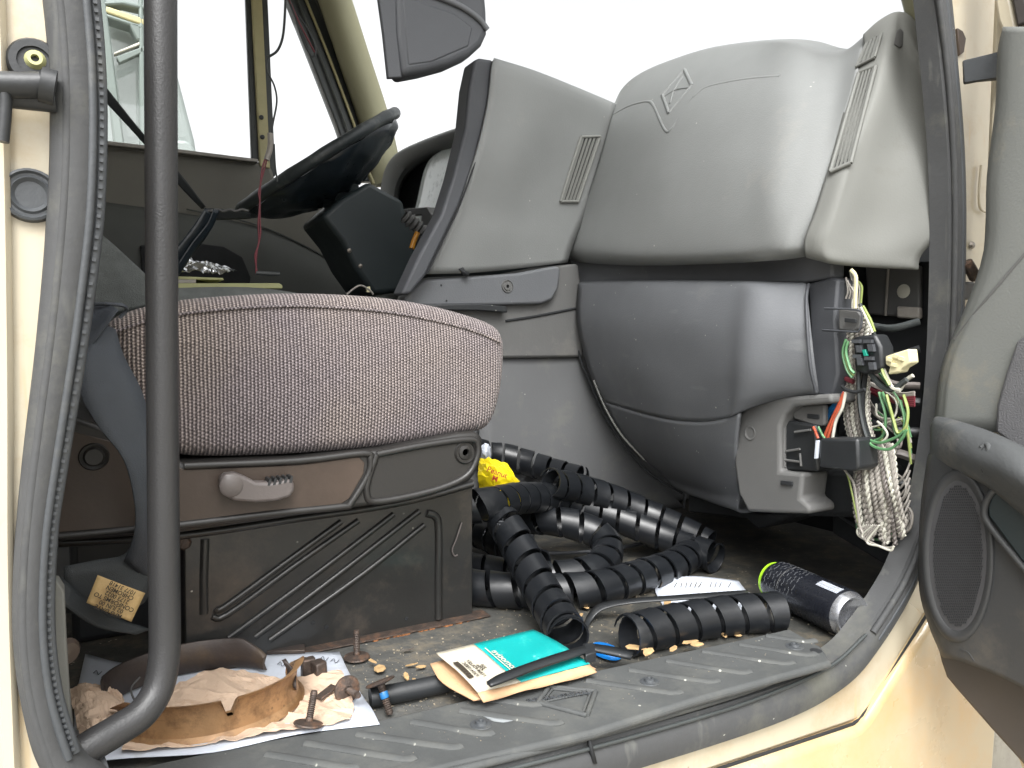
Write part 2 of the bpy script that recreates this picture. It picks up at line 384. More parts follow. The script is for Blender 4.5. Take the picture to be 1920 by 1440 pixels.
M['wheelrim'] = material('worn_wheel_rim', srgb(50, 56, 58), .42, .2, 20, .2, 120, dirt=srgb(96, 100, 98), dirt_amt=.35, dirt_scale=16)
def fabric(name):
    m = bpy.data.materials.new(name); m.use_nodes = True; nt = m.node_tree; L = nt.links; b = nt.nodes['Principled BSDF']
    b.inputs['Roughness'].default_value = .95; b.inputs['Sheen Weight'].default_value = .12
    tc = nt.nodes.new('ShaderNodeTexCoord')
    nz = nt.nodes.new('ShaderNodeTexNoise'); nz.inputs['Scale'].default_value = 40; nz.inputs['Detail'].default_value = 2
    L.new(tc.outputs['Object'], nz.inputs['Vector'])
    def M_(op, a, bb=None, c=None):
        n = nt.nodes.new('ShaderNodeMath'); n.operation = op
        for i, v in enumerate((a, bb, c)):
            if v is None: continue
            if isinstance(v, (int, float)): n.inputs[i].default_value = v
            else: L.new(v, n.inputs[i])
        return n.outputs[0]
    sx = nt.nodes.new('ShaderNodeSeparateXYZ'); L.new(tc.outputs['Object'], sx.inputs[0])
    wob = M_('MULTIPLY', nz.outputs[0], 3.0)
    p = 0.0041
    a = M_('ADD', M_('MULTIPLY', sx.outputs[0], 2*pi/p), wob)
    vert = M_('SINE', a)
    zy = M_('ADD', sx.outputs[2], sx.outputs[1])
    # every second rib is shifted half a thread
    row = M_('FLOOR', M_('DIVIDE', a, 2*pi))
    ph = M_('MULTIPLY', M_('MODULO', row, 2.0), pi)
    hor = M_('SINE', M_('ADD', M_('ADD', M_('MULTIPLY', zy, 2*pi/.0036), ph), M_('MULTIPLY', nz.outputs[0], 5.0)))
    h = M_('ADD', M_('MULTIPLY', vert, .66), M_('MULTIPLY', hor, .40))
    n2 = nt.nodes.new('ShaderNodeTexNoise'); n2.inputs['Scale'].default_value = 420; L.new(tc.outputs['Object'], n2.inputs['Vector'])
    h2 = M_('ADD', h, M_('MULTIPLY', M_('SUBTRACT', n2.outputs[0], .5), 1.6))
    r = nt.nodes.new('ShaderNodeValToRGB'); r.color_ramp.elements[0].position = .12; r.color_ramp.elements[1].position = .85
    mr = nt.nodes.new('ShaderNodeMapRange'); mr.inputs[1].default_value = -1; mr.inputs[2].default_value = 1; L.new(h2, mr.inputs[0]); L.new(mr.outputs[0], r.inputs[0])
    r.color_ramp.elements[0].color = srgb(64, 58, 60); r.color_ramp.elements[1].color = srgb(164, 155, 155)
    e = r.color_ramp.elements.new(.5); e.color = srgb(104, 96, 97)
    # worn, yellowed patches
    n3 = nt.nodes.new('ShaderNodeTexNoise'); n3.inputs['Scale'].default_value = 7; n3.inputs['Detail'].default_value = 5; L.new(tc.outputs['Object'], n3.inputs['Vector'])
    r3 = nt.nodes.new('ShaderNodeValToRGB'); r3.color_ramp.elements[0].position = .4; r3.color_ramp.elements[1].position = .7
    r3.color_ramp.elements[0].color = (.82, .80, .82, 1); r3.color_ramp.elements[1].color = (1.0, .96, .86, 1); L.new(n3.outputs[0], r3.inputs[0])
    mx = nt.nodes.new('ShaderNodeMix'); mx.data_type = 'RGBA'; mx.blend_type = 'MULTIPLY'; mx.inputs[0].default_value = 1
    L.new(r.outputs[0], mx.inputs[6]); L.new(r3.outputs[0], mx.inputs[7]); L.new(mx.outputs[2], b.inputs['Base Color'])
    bp = nt.nodes.new('ShaderNodeBump'); bp.inputs['Strength'].default_value = .7; bp.inputs['Distance'].default_value = .0015
    L.new(h2, bp.inputs['Height']); L.new(bp.outputs[0], b.inputs['Normal'])
    return m
M['fabric'] = fabric('woven_seat_cloth')
def glass(name, tint=(.98, .985, .982, 1), refl=.04):
    m = bpy.data.materials.new(name); m.use_nodes = True; nt = m.node_tree; nt.nodes.clear()
    o = nt.nodes.new('ShaderNodeOutputMaterial'); t = nt.nodes.new('ShaderNodeBsdfTransparent'); t.inputs[0].default_value = tint
    g = nt.nodes.new('ShaderNodeBsdfGlossy'); g.inputs['Roughness'].default_value = .02; x = nt.nodes.new('ShaderNodeMixShader'); x.inputs[0].default_value = refl
    nt.links.new(t.outputs[0], x.inputs[1]); nt.links.new(g.outputs[0], x.inputs[2]); nt.links.new(x.outputs[0], o.inputs[0]); return m
M['glass'] = glass('window_glass')
M['clear'] = glass('clear_plastic', (.75, .78, .8, 1), .12)

# ================================================================== SETTING
V = [(-600, -600, -1.15), (600, -600, -1.15), (600, 600, -1.15), (-600, 600, -1.15)]
tag(obj('ground', V, [(0, 1, 2, 3)], M['gravel'], smooth=False), kind='structure')

# ================================================================== TRUCK
truck = empty('truck', (0.3, 1.55, -1.15))
tag(truck, 'cream truck cab seen through its open passenger door, grey dash and worn seats inside', 'truck')
DY = .61      # plane of the door opening on the camera's side

# ---- floor and body shell
box('floor', (-.8, .64, -.05), (1.45, 2.5, 0), M['mat'], truck, 0)
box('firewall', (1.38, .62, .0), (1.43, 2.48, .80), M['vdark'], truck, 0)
roof = box('roof', (-.85, .56, 1.62), (.72, 2.52, 1.66), M['headliner'], truck, .01)
box('rear_wall', (-.85, .58, 0), (-.8, 2.52, 1.62), M['headliner'], truck, .004)
box('windshield_header', (.60, .6, 1.54), (.70, 2.5, 1.62), M['headliner'], truck, .01)
obj('windshield', [(1.42, .68, .82), (1.42, 2.44, .82), (.70, 2.36, 1.54), (.70, .74, 1.54)], [(0, 1, 2, 3)], M['glass'], truck, smooth=False, solid=.005)
# passenger side pillar of the windshield, beyond the frame's top edge
tube('windshield_pillar', [(1.16, .69, .86), (1.05, .69, 1.05), (.72, .70, 1.56)], .035, M['pillar'], truck)
# ---- far side: driver's pillar, door frame, window, sill
tube('windshield_pillar', [at(728, 345, Y=2.42), at(706, 240, Y=2.42), at(664, 110, Y=2.40), at(628, 0, Y=2.38), at(590, -110, Y=2.36)], .052, M['pillar'], truck, n=18)
dd = empty('driver_door', (.3, 2.47, 0), truck)
zs = at(200, 268, Y=2.45).z
P0 = [at(150, 262, Y=2.43), at(340, 283, Y=2.43), at(490, 300, Y=2.43)]
pp = [(-.8, 2.43, at(200, 268, Y=2.43).z+.01)] + [at(200, 270, Y=2.43), at(340, 285, Y=2.43), at(488, 303, Y=2.43), at(510, 312, Y=2.43), at(518, 342, Y=2.43), at(640, 360, Y=2.43), at(760, 380, Y=2.43)] + [(1.3, 2.43, .8), (1.3, 2.43, 0), (-.8, 2.43, 0)]
slab('door_trim', pp, (0, .05, 0), M['oliv'], dd, .012)
# lower molded section of the door trim with its crease
patch('door_trim', [[at(150, 372, Y=2.42), at(330, 398, Y=2.42), at(480, 424, Y=2.42), at(600, 474, Y=2.42), at(760, 560, Y=2.42)],
                    [at(150, 430, Y=2.385), at(330, 450, Y=2.385), at(480, 480, Y=2.385), at(600, 530, Y=2.385), at(760, 610, Y=2.385)],
                    [at(150, 600, Y=2.385), at(330, 620, Y=2.385), at(480, 630, Y=2.385), at(600, 640, Y=2.385), at(760, 660, Y=2.385)]], M['olivdark'], dd, thick=.004)
slab('map_pocket', [at(360, 455, Y=2.37), at(420, 462, Y=2.37), at(455, 482, Y=2.37), at(470, 520, Y=2.37), at(468, 560, Y=2.37), at(270, 560, Y=2.37), at(262, 460, Y=2.37)], (0, .012, 0), M['vdark'], dd, .004)
tube('trim_crease', [at(350, 392, Y=2.415), at(470, 418, Y=2.415), at(560, 455, Y=2.415), at(640, 500, Y=2.415)], .0025, M['olivdark'], dd)
slab('window_sill_trim', [at(150, 258, Y=2.40), at(340, 280, Y=2.40), at(484, 298, Y=2.40), at(484, 304, Y=2.40), at(340, 287, Y=2.40), at(150, 266, Y=2.40)], (0, .03, 0), M['wgrey'], dd, .002)
slab('window_channel', [at(455, -160, Y=2.44), at(468, -160, Y=2.44), at(492, 300, Y=2.44), at(472, 300, Y=2.44)], (0, .02, 0), M['frame'], dd, .003)
slab('division_bar', [at(464, -160, Y=2.425), at(484, -160, Y=2.425), at(507, 316, Y=2.425), at(488, 312, Y=2.425)], (0, .03, 0), M['framepaint'], dd, .003)
slab('window_channel', [at(484, -160, Y=2.44), at(495, -160, Y=2.44), at(517, 330, Y=2.44), at(505, 330, Y=2.44)], (0, .02, 0), M['frame'], dd, .003)
for q in ((490, 220), (492, 257)):
    lathe('screw', [(0, .006), (.006, .005), (.0075, 0)], at(*q, Y=2.424), (0, -1, 0), M['black'], dd, n=12)
fa, fb = [(540, -160), (520, -160)], None
slab('door_frame', [at(500, -160, Y=2.44), at(552, -160, Y=2.44), at(600, 0, Y=2.44), at(692, 250, Y=2.44), at(712, 340, Y=2.44), at(668, 340, Y=2.44), at(632, 235, Y=2.44), at(540, 0, Y=2.44)], (0, .04, 0), M['frame'], dd, .004)
for k, q in enumerate(((10, .0035), (26, .005), (44, .003))):
    tube('frame_seal', [at(548+q[0], 0, Y=2.43), at(592+q[0], 110, Y=2.43), at(640+q[0], 240, Y=2.43), at(668+q[0], 330, Y=2.43)], q[1], M['olivdark'] if k != 1 else M['framepaint'], dd, n=8)
obj('window_glass', [at(150, 264, Y=2.455), at(484, 302, Y=2.455), at(462, -160, Y=2.455), at(100, -160, Y=2.455)], [(0, 1, 2, 3)], M['glass'], dd, smooth=False, solid=.004)
obj('vent_glass', [at(512, 345, Y=2.455), at(668, 345, Y=2.455), at(640, 240, Y=2.455), at(535, 0, Y=2.455), at(492, -160, Y=2.455)], [(0, 1, 2, 3, 4)], M['glass'], dd, smooth=False, solid=.004)
box('door_top_frame', (-.8, 2.43, 1.50), (.62, 2.5, 1.62), M['framepaint'], dd, .01)

# ---- near side: door jambs, rocker, seal
left = [(126, -60), (141, 100), (145, 250), (138, 420), (114, 640), (83, 860), (64, 1020), (60, 1180), (76, 1310), (110, 1420), (190, 1500)]
right = [(1752, -60), (1768, 120), (1782, 300), (1784, 480), (1776, 700), (1758, 860), (1732, 980), (1690, 1090), (1628, 1190), (1564, 1258), (1436, 1320), (1100, 1420), (860, 1480), (600, 1548), (300, 1610)]
inner = lambda pts, Y=DY: [at(x, y, Y=Y) for x, y in pts]
# pillar behind the door (cream)
L0 = inner(left[:-1], DY+.004)
jam = [(-.62, DY+.004, 1.3), (-.62, DY+.004, -.45)]
pillar_pts = [at(110, -160, Y=DY+.004)]+L0+[Vector((L0[-1].x+.02, DY+.004, -.45)), Vector((-.62, DY+.004, -.45)), Vector((-.62, DY+.004, 1.62)), Vector((L0[0].x, DY+.004, 1.62))]
dp = slab('door_pillar', pillar_pts, (0, .07, 0), M['cream'], truck, .006)
# raised outer flange that the left edge of the picture shows as a lighter vertical fold
sweep('pillar_flange', [at(-14, -100, Y=DY-.002), at(-2, 300, Y=DY-.002), at(4, 700, Y=DY-.002), at(6, 1100, Y=DY-.002), at(20, 1500, Y=DY-.002)], [(-.006, 0), (-.003, .004), (.003, .004), (.006, 0), (.006, -.006), (-.006, -.006)], (0, -1, 0), M['cream'], dp)
slab('striker_plate', [at(26, 92, Y=DY-.004), at(32, 83, Y=DY-.004), at(88, 84, Y=DY-.004), at(97, 92, Y=DY-.004), at(99, 150, Y=DY-.004), at(26, 152, Y=DY-.004)], (0, .008, 0), M['black'], dp, .003)
lathe('striker_bushing', [(.0025, 0), (.0025, -.004), (.0045, -.004), (.0055, -.002), (.0065, 0)], at(66, 112, Y=DY-.004), (0, 1, 0), M['olivetag'], dp, n=20)
lathe('bushing_ring', [(.010, -.002), (.0145, -.002), (.0165, .002)], at(64, 116, Y=DY-.004), (0, 1, 0), M['black'], dp, n=24)
V1, F1 = tube_data([at(-30, 158, Y=DY-.02), at(40, 160, Y=DY-.02), at(78, 160, Y=DY-.02)], .0085, 16, smoothn=2)
V2, F2 = tube_data([at(76, 158, Y=DY-.02), at(104, 166, Y=DY-.02)], .0115, 16, smoothn=2)
V3, F3 = tube_data([at(18, 183, Y=DY-.012), at(104, 192, Y=DY-.012)], .007, 12, smoothn=2)
V4, F4 = tube_data([at(2, 150, Y=DY-.022), at(10, 190, Y=DY-.022), at(4, 266, Y=DY-.022)], .004, 10, smoothn=2)
multi('striker_bar', [(V1, F1), (V2, F2), (V3, F3), (V4, F4)], M['black'], dp)
lathe('rubber_plug', [(.0, -.0035), (.009, -.0035), (.0115, -.006), (.013, -.0045), (.0145, -.0045), (.0158, -.0068), (.0175, -.006), (.0185, 0)], at(58, 367, Y=DY+.004), (0, 1, 0), M['seallip'], dp, n=32)
# rocker, below the opening
pr = inner(right[1:], DY+.006)
hp = [at(1756, -160, Y=DY+.004)]+[at(x, y, Y=DY+.004) for x, y in right[:9]]+[at(1640, 1300, Y=DY+.004), at(1734, 1152, Y=DY+.004), at(1800, 1100, Y=DY+.004), at(1960, 900, Y=DY+.004), at(1960, 500, Y=DY+.004), at(1920, -160, Y=DY+.004)]
hj = slab('hinge_pillar', hp, (0, .03, 0), M['cream'], truck, .006)
rk = [at(x, y, Y=DY+.003) for x, y in right[8:]]
rk = [at(1734, 1150, Y=DY+.003), at(1700, 1120, Y=DY+.003)]+rk+[Vector((-.6, DY+.003, rk[-1].z)), Vector((-.6, DY+.003, -.16)), at(300, 1760, Y=DY+.003), at(1100, 1520, Y=DY+.003), at(1400, 1421, Y=DY+.003), at(1597, 1354, Y=DY+.003), at(1617, 1346, Y=DY+.003)]
slab('rocker_panel', rk, (0, .05, 0), M['cream'], truck, .004)
# outer lower panel under the gap
g = [(200, 1806), (1100, 1537), (1400, 1438), (1592, 1373), (1614, 1365), (1630, 1348), (1750, 1160), (1800, 1066), (1880, 940), (1930, 940), (1870, 1370), (1862, 1480), (1862, 1900), (200, 3200)]
slab('lower_panel', [at(x, y, Y=DY-.010) for x, y in g], (0, .03, 0), M['creamglow'], truck, .010, bseg=5)
tube('panel_gap', [at(x, y, Y=DY+.0005) for x, y in [(900, 1586), (1100, 1524), (1400, 1424), (1580, 1364), (1604, 1354), (1622, 1336), (1680, 1246), (1738, 1152)]], .0022, M['vdark'], truck, n=8, smoothn=6)
slab('fuel_tank', [at(1850, 1360, Y=DY+.05), at(2100, 1360, Y=DY+.05), at(2100, 1800, Y=DY+.05), at(1850, 1800, Y=DY+.05)], (0, .3, 0), M['gravel'], truck, .02)
# black gap behind the shut line
box('sill_cavity', (-.6, DY+.055, -.3), (1.12, DY+.07, -.005), M['vdark'], truck, 0)

# door seal: fat bulb plus lip
prof = [(-.0165, .001), (-.0150, .009), (-.008, .0135), (.001, .014), (.009, .010), (.013, .004), (.016, .001), (.016, -.02), (-.0165, -.02)]
lsc = lambda t: 1.0 if t < .3 else max(.70, 1-(t-.3)*1.1)
allp = [(118, -120)]+left[1:]
seal = sweep('door_seal', [at(x, y, Y=DY) for x, y in allp], prof, (0, -1, 0), M['seal'], truck, n=8, sc=lambda t: lsc(t))
profr = [(-.020, .002), (-.017, .011), (-.006, .015), (.006, .013), (.012, .007), (.016, .005), (.02, -.02), (-.02, -.02)]
rp = [at(x, y, Y=DY) for x, y in [(1742, -140)]+right[1:]]
sweep('door_seal', rp, [(-u, v) for u, v in profr][::-1], (0, -1, 0), M['seal'], truck, n=8, sc=lambda t: 1 if t < .5 else min(1.25, 1+(t-.5)*1.2))
# inner lip with its row of teeth
def lip(pts, off, name='seal_lip', sc=lambda t: 1):
    P = spline([at(x, y, Y=DY) for x, y in pts], 10)
    parts = []
    T, N, B = frames(P)
    path = []
    for i, p in enumerate(P):
        s = Vector((0, -1, 0)).cross(T[i]).normalized(); path.append(p+s*off*sc(i/len(P)*.92)+Vector((0, -.006, 0)))
    o = tube(name, [q+Vector((0, .004, 0)) for q in path[::3]], .0038, M['seallip'], seal, n=10, smoothn=3)
    # teeth
    d = 0; last = path[0]
    for i in range(1, len(path)):
        seg = (path[i]-path[i-1]); l = seg.length; t = seg.normalized()
        nn = max(1, int(l/.0072))
        for k in range(nn):
            c = path[i-1]+seg*(k/nn)+Vector((0, -.0008, 0)); s = Vector((0, -1, 0)).cross(t)
            parts.append(box_data(c, t*.0012, s*.0012, Vector((0, .0006, 0))))
    multi('seal_teeth', parts, M['seallip'], seal, smooth=False)
lip([(126, -60)]+left[1:-1], .0148, sc=lsc)
# long outer ridge and inner flange of the seals
def rail(pts, off, r, mat, Yo=0, name='seal_ridge', sc=lambda t: 1):
    P = spline([at(x, y, Y=DY) for x, y in pts], 4); T, N, B = frames(P)
    tube(name, [p+Vector((0, -1, 0)).cross(T[i]).normalized()*off*sc(i/len(P)*.92)+Vector((0, Yo, 0)) for i, p in enumerate(P)][::2], r, mat, seal, n=8, smoothn=3)
rail([(126, -60)]+left[1:-1], -.006, .0035, M['seal'], -.011, sc=lsc)
rail([(126, -60)]+left[1:-1], .009, .003, M['seallip'], -.009, sc=lsc)
lip([(1744, -60)]+right[1:10], .0145)
rail([(1744, -60)]+right[1:9], .004, .0035, M['seallip'], -.012)
rail([(1744, -60)]+right[1:9], -.010, .0045, M['seal'], -.011)
rail([(1744, -60)]+right[1:9], .024, .006, M['frame'], .012)

# ---- sill plate
ST = .012
si = [(100, 1490), (250, 1440), (470, 1392), (700, 1352), (1000, 1282), (1200, 1238), (1400, 1196), (1480, 1178), (1540, 1212), (1560, 1240), (1480, 1262), (1300, 1312), (1110, 1372), (860, 1430), (500, 1515), (200, 1590)]
sill = slab('sill_plate', [at(x, y, Z=ST) for x, y in si], (0, 0, -.010), M['sill'], truck, .004, bseg=3)
bars = [(1250, 1240, 1387, 1262), (1180, 1257, 1327, 1279), (1317, 1222, 1467, 1245), (1387, 1209, 1510, 1229), (1437, 1193, 1510, 1204), (1100, 1277, 1257, 1300),
        (863, 1333, 1033, 1357), (773, 1354, 905, 1377), (670, 1377, 845, 1402), (573, 1394, 757, 1424), (500, 1415, 650, 1440), (900, 1310, 1000, 1322), (1120, 1330, 1240, 1312), (1060, 1345, 1180, 1362)]
for a, b, c, d in bars[:12]:
    parts = []
    p, q = at(a, b, Z=ST), at(c, d, Z=ST); t = (q-p)/2; s = Vector((0, 0, 1)).cross(t.normalized())
    Vv, Ff = tube_data([p, p.lerp(q, .5), q, at(c+18, d-3, Z=ST)], .0058, 10, smoothn=2, flat=1); parts.append(([Vector((v.x, v.y, ST+(v.z-ST)*.5)) for v in Vv], Ff))
    multi('tread_rib', parts, M['sill'], sill)
ST += .0012
dm = [(1030, 1288), (1117, 1296), (1100, 1342), (1008, 1318)]
Pd = [at(x, y, Z=ST) for x, y in dm]; cen = sum(Pd, Vector())/4
dp1 = []
for sc_, rr in ((1.0, .0028), (.82, .0015)):
    for i in range(4):
        a, b = cen+(Pd[i]-cen)*sc_, cen+(Pd[(i+1) % 4]-cen)*sc_; dp1.append(tube_data([a, b], rr, 8, smoothn=1))
dp1.append(tube_data([cen+(Pd[3]-cen)*.8, cen+Vector((0, .004, 0)), cen+(Pd[1]-cen)*.8], .0012, 8, smoothn=4))
em = multi('diamond_emblem', dp1, M['sill'], sill)
text('lettering', 'INTERNATIONAL', .0095, cen+Vector((-.006, .007, .0012)), (at(1110, 1293, Z=ST)-at(1020, 1306, Z=ST)), Vector((0, 1, 0)), M['seallip'], em, .0008)
ST -= .0012
for q in ((902, 1358), (1218, 1278), (1490, 1212)):
    lathe('sill_screw', [(0, .001), (.002, .001), (.003, .004), (.0055, .0035), (.0065, .001), (.011, .0006), (.012, -.001)], at(*q, Z=ST), (0, 0, 1), M['seallip'], sill, n=20)
lathe('sill_hole', [(0, .0006), (.006, .0006), (.0075, .0002)], at(1530, 1220, Z=ST), (0, 0, 1), M['vdark'], sill, n=16)
smp = [Z_ for Z_ in [at(x, y, Z=ST+.0008) for x, y in [(898, 1340), (925, 1343), (972, 1349), (944, 1354), (926, 1352), (912, 1345)]]]
slab('paint_smear', smp, (0, 0, -.0007), material('pale_smear', srgb(120, 124, 126), .7, .1), sill, 0)
slab('seal_joint', [at(1104, 1384, Y=DY-.0165), at(1108, 1384, Y=DY-.0165), at(1120, 1432, Y=DY-.0165), at(1114, 1432, Y=DY-.0165)], (0, .006, 0), M['vdark'], seal, 0)
tube('seal_edge', [at(x, y, Y=DY-.008) for x, y in [(500, 1530), (860, 1444), (1100, 1383), (1300, 1326), (1430, 1284), (1540, 1236)]], .004, M['sill'], seal, n=10)
tube('seal_edge', [at(x, y, Y=DY-.012) for x, y in [(500, 1552), (860, 1466), (1100, 1405), (1300, 1349), (1430, 1306), (1556, 1250), (1624, 1190)]], .0022, M['frame'], seal, n=8)

# ---- grab bar
GB = [at(301, -140, Y=.665), at(302, 200, Y=.665), at(304, 600, Y=.665), at(307, 1000, Y=.665), at(309, 1160, Y=.665), at(308, 1230, Y=.663), at(297, 1290, Y=.658), at(268, 1336, Y=.65), at(225, 1366, Y=.644), at(165, 1402, Y=.636), at(100, 1446, Y=.63)]
tube('grab_bar', GB, .0122, M['bar'], truck, n=24)
tube('grab_bar_foot', [at(190, 1440, Y=.65), at(150, 1460, Y=.645), at(120, 1490, Y=.64)], .018, M['seallip'], truck, n=16)
# grey plastic trim standing inside the rear edge of the opening
slab('jamb_trim', [at(101, 1092, Y=.66), at(108, 1090, Y=.66), at(120, 1110, Y=.66), at(124, 1200, Y=.66), at(130, 1300, Y=.66), at(140, 1415, Y=.66), at(130, 1428, Y=.66), at(110, 1380, Y=.66), at(102, 1250, Y=.66)], (0, .02, 0), M['dash2'], truck, .003)
lathe('trim_cap', [(0, .006), (.008, .005), (.011, 0)], at(124, 1222, Y=.685), (.5, -1, 0), M['brown'], truck, n=16)

# ================================================================== DASHBOARD
dash = empty('dashboard', (1.0, 1.4, 0), truck)
def row(L): return [at(a, b, X=c) for a, b, c in L]
r0 = row([(1155, 197, 1.07), (1172, 165, 1.10), (1200, 140, 1.12), (1245, 118, 1.13), (1330, 90, 1.14), (1420, 77, 1.13), (1490, 77, 1.09), (1545, 92, 1.08), (1590, 92, 1.08), (1632, 62, 1.08)])
rm = [p+Vector((.30, .03, -.05)) for p in r0]; rm2 = [p+Vector((.10, .01, .012)) for p in r0]
r1 = row([(1152, 205, 1.055), (1166, 178, 1.075), (1192, 156, 1.085), (1240, 134, 1.09), (1325, 108, 1.095), (1415, 94, 1.085), (1480, 96, 1.055), (1535, 116, 1.05), (1578, 116, 1.05), (1618, 84, 1.05)])
r2 = row([(1143, 232, 1.03), (1160, 232, 1.02), (1190, 225, 1.01), (1240, 212, 1.00), (1320, 190, .995), (1410, 175, .99), (1472, 180, .976), (1530, 190, .98), (1568, 190, .985), (1600, 160, .99)])
r3 = row([(1120, 310, 1.0), (1145, 310, .985), (1185, 305, .97), (1240, 300, .955), (1320, 290, .945), (1400, 285, .935), (1460, 285, .927), (1510, 290, .935), (1545, 290, .945), (1566, 275, .955)])
r4 = row([(1092, 395, .98), (1122, 395, .96), (1170, 392, .945), (1235, 390, .93), (1315, 385, .92), (1395, 380, .91), (1445, 378, .902), (1485, 380, .91), (1515, 378, .92), (1536, 370, .93)])
r5 = row([(1068, 452, .965), (1100, 458, .945), (1160, 462, .93), (1230, 462, .92), (1310, 460, .91), (1385, 456, .90), (1434, 452, .897), (1470, 450, .90), (1495, 448, .91), (1513, 444, .92)])
r6 = row([(1064, 474, .965), (1098, 482, .95), (1160, 486, .935), (1230, 487, .925), (1310, 486, .915), (1385, 482, .905), (1432, 478, .902), (1466, 476, .905), (1492, 473, .915), (1510, 470, .925)])
r7 = row([(1068, 487, .99), (1100, 493, .97), (1160, 497, .955), (1230, 498, .945), (1310, 496, .935), (1385, 493, .925), (1430, 490, .91), (1464, 488, .925), (1490, 485, .935), (1509, 482, .945)])
upan = patch('upper_panel', [rm, rm2, r0, r1, r2, r3, r4, r5, r6, r7], M['dash'], dash, nu=6, nv=6, thick=.006, soff=-1)
# shallow visor step over the panel, broken by the badge
tube('visor_step', [on(upan, x, y, -.003) for x, y in [(1150, 214), (1180, 198), (1212, 190), (1224, 196), (1236, 222), (1249, 246), (1262, 236), (1300, 180)]], .0045, M['dash'], dash, n=10, smoothn=4)
tube('visor_step', [on(upan, x, y, -.003) for x, y in [(1300, 182), (1322, 164), (1360, 154), (1410, 146), (1462, 142)]], .004, M['dash'], dash, n=10, smoothn=4)
D = [(1283, 130), (1297, 160), (1254, 212), (1242, 178)]
E = [on(upan, x, y, -.0012) for x, y in D]
pe = [tube_data([E[i], E[i].lerp(E[(i+1) % 4], .5), E[(i+1) % 4]], .0042, 8, smoothn=1) for i in range(4)]
pe.append(tube_data([on(upan, *q_, -.0008) for q_ in ((1244, 182), (1268, 168), (1294, 164))], .0026, 8, smoothn=4))
pe.append(tube_data([on(upan, *q_, -.0008) for q_ in ((1281, 142), (1264, 168), (1256, 194))], .0026, 8, smoothn=3))
multi('diamond_emblem', pe, M['dash'], dash)

# end panel (pod) next to the door, with vents
e0 = row([(1632, 66, 1.08), (1660, 40, 1.085), (1690, 25, 1.09), (1706, 34, 1.09), (1745, 120, 1.09)])
eb = [p+Vector((.22, .02, -.04)) for p in e0]
e1 = row([(1618, 100, 1.035), (1650, 78, 1.03), (1676, 70, 1.04), (1700, 110, 1.06), (1765, 200, 1.08)])
e2 = row([(1590, 180, .985), (1626, 180, .985), (1652, 180, .995), (1698, 230, 1.04), (1770, 280, 1.07)])
e3 = row([(1560, 290, .945), (1590, 300, .945), (1612, 305, .96), (1672, 330, 1.01), (1772, 360, 1.07)])
e4 = row([(1528, 395, .92), (1556, 405, .92), (1580, 410, .935), (1650, 420, .995), (1765, 430, 1.06)])
e5 = row([(1508, 448, .91), (1534, 456, .91), (1564, 462, .925), (1640, 475, .985), (1728, 478, 1.045)])
e6 = row([(1510, 480, .915), (1536, 487, .92), (1564, 493, .93), (1640, 500, .99), (1722, 504, 1.045)])
e7 = row([(1516, 484, .95), (1542, 490, .955), (1570, 496, .965), (1642, 502, 1.01), (1722, 505, 1.06)])
epan = patch('end_panel', [eb, e0, e1, e2, e3, e4, e5, e6, e7], M['dash2'], dash, nu=6, nv=6, thick=.006, soff=-1)
def vent(name, quad, n, mat, parent, depthv, frame=.003, emblem=None, lengthwise=True):
    """quad: four corners, slats run along the 0-3 / 1-2 sides"""
    q = [Vector(p) for p in quad]; dv = Vector(depthv)
    nn_ = (q[1]-q[0]).cross(q[3]-q[0]).normalized(); cc_ = sum(q, Vector())/4
    if nn_.dot(Vector((0, 0, CAMZ))-cc_) < 0: nn_ = -nn_
    o = obj(name, [p-nn_*.0030 for p in q], [(0, 1, 2, 3)], M['vdark'], parent, smooth=False)
    fr = []
    c4 = q+[q[0]]
    for i in range(4): fr.append(tube_data([c4[i]-nn_*.0015, c4[i+1]-nn_*.0015], frame, 8, smoothn=1))
    multi('vent_frame', fr, mat, o)
    sl_ = []
    for k in range(n):
        t = (k+.5)/n; a = q[0].lerp(q[1], t); b = q[3].lerp(q[2], t); w = (q[1]-q[0])/n*.27
        L_ = (b-a)/2; sl_.append(box_data((a+b)/2-nn_*.001, L_, w, nn_*.0012))
    multi('vent_slat', sl_, mat, o, smooth=False)
    return o
vq = [on(epan, x, y, .006) for x, y in [(1614, 140), (1644, 128), (1592, 308), (1560, 324)]]
v1 = vent('side_vent', vq, 5, M['dash2'], dash, (.012, .002, 0))
vq2 = [on(epan, x, y, .005) for x, y in [(1608, 128), (1642, 110), (1655, 66), (1628, 82)]]
vent('defrost_vent', vq2, 4, M['dash2'], dash, (.01, .002, 0), frame=.002)
slab('switch_hole', [on(epan, x, y, .0015) for x, y in [(1674, 84), (1680, 58), (1686, 54), (1693, 60), (1690, 86), (1684, 90)]], (.012, 0.004, 0), M['slate2'], dash, .001)

# centre stack: light side face, dark trim edge, vent
CY = 1.38
A = [[(925, 112), (1000, 135), (1080, 166), (1156, 197)],
     [(915, 195), (990, 215), (1065, 235), (1154, 255)],
     [(893, 290), (965, 305), (1035, 315), (1126, 330)],
     [(860, 385), (935, 393), (1010, 395), (1100, 400)],
     [(835, 440), (915, 446), (990, 448), (1076, 455)],
     [(800, 514), (880, 512), (965, 504), (1064, 492)]]
YY = [[1.30, 1.31, 1.335, 1.37], [1.30, 1.31, 1.34, 1.37], [1.30, 1.315, 1.345, 1.37], [1.32, 1.33, 1.35, 1.37], [1.33, 1.335, 1.35, 1.37], [1.34, 1.345, 1.355, 1.37]]
rows = [[at(x, y, Y=YY[i][j]) for j, (x, y) in enumerate(r)] for i, r in enumerate(A)]
top = [p+Vector((.14, .20, -.03)) for p in rows[0]]; top1 = [p+Vector((.035, .05, .001)) for p in rows[0]]
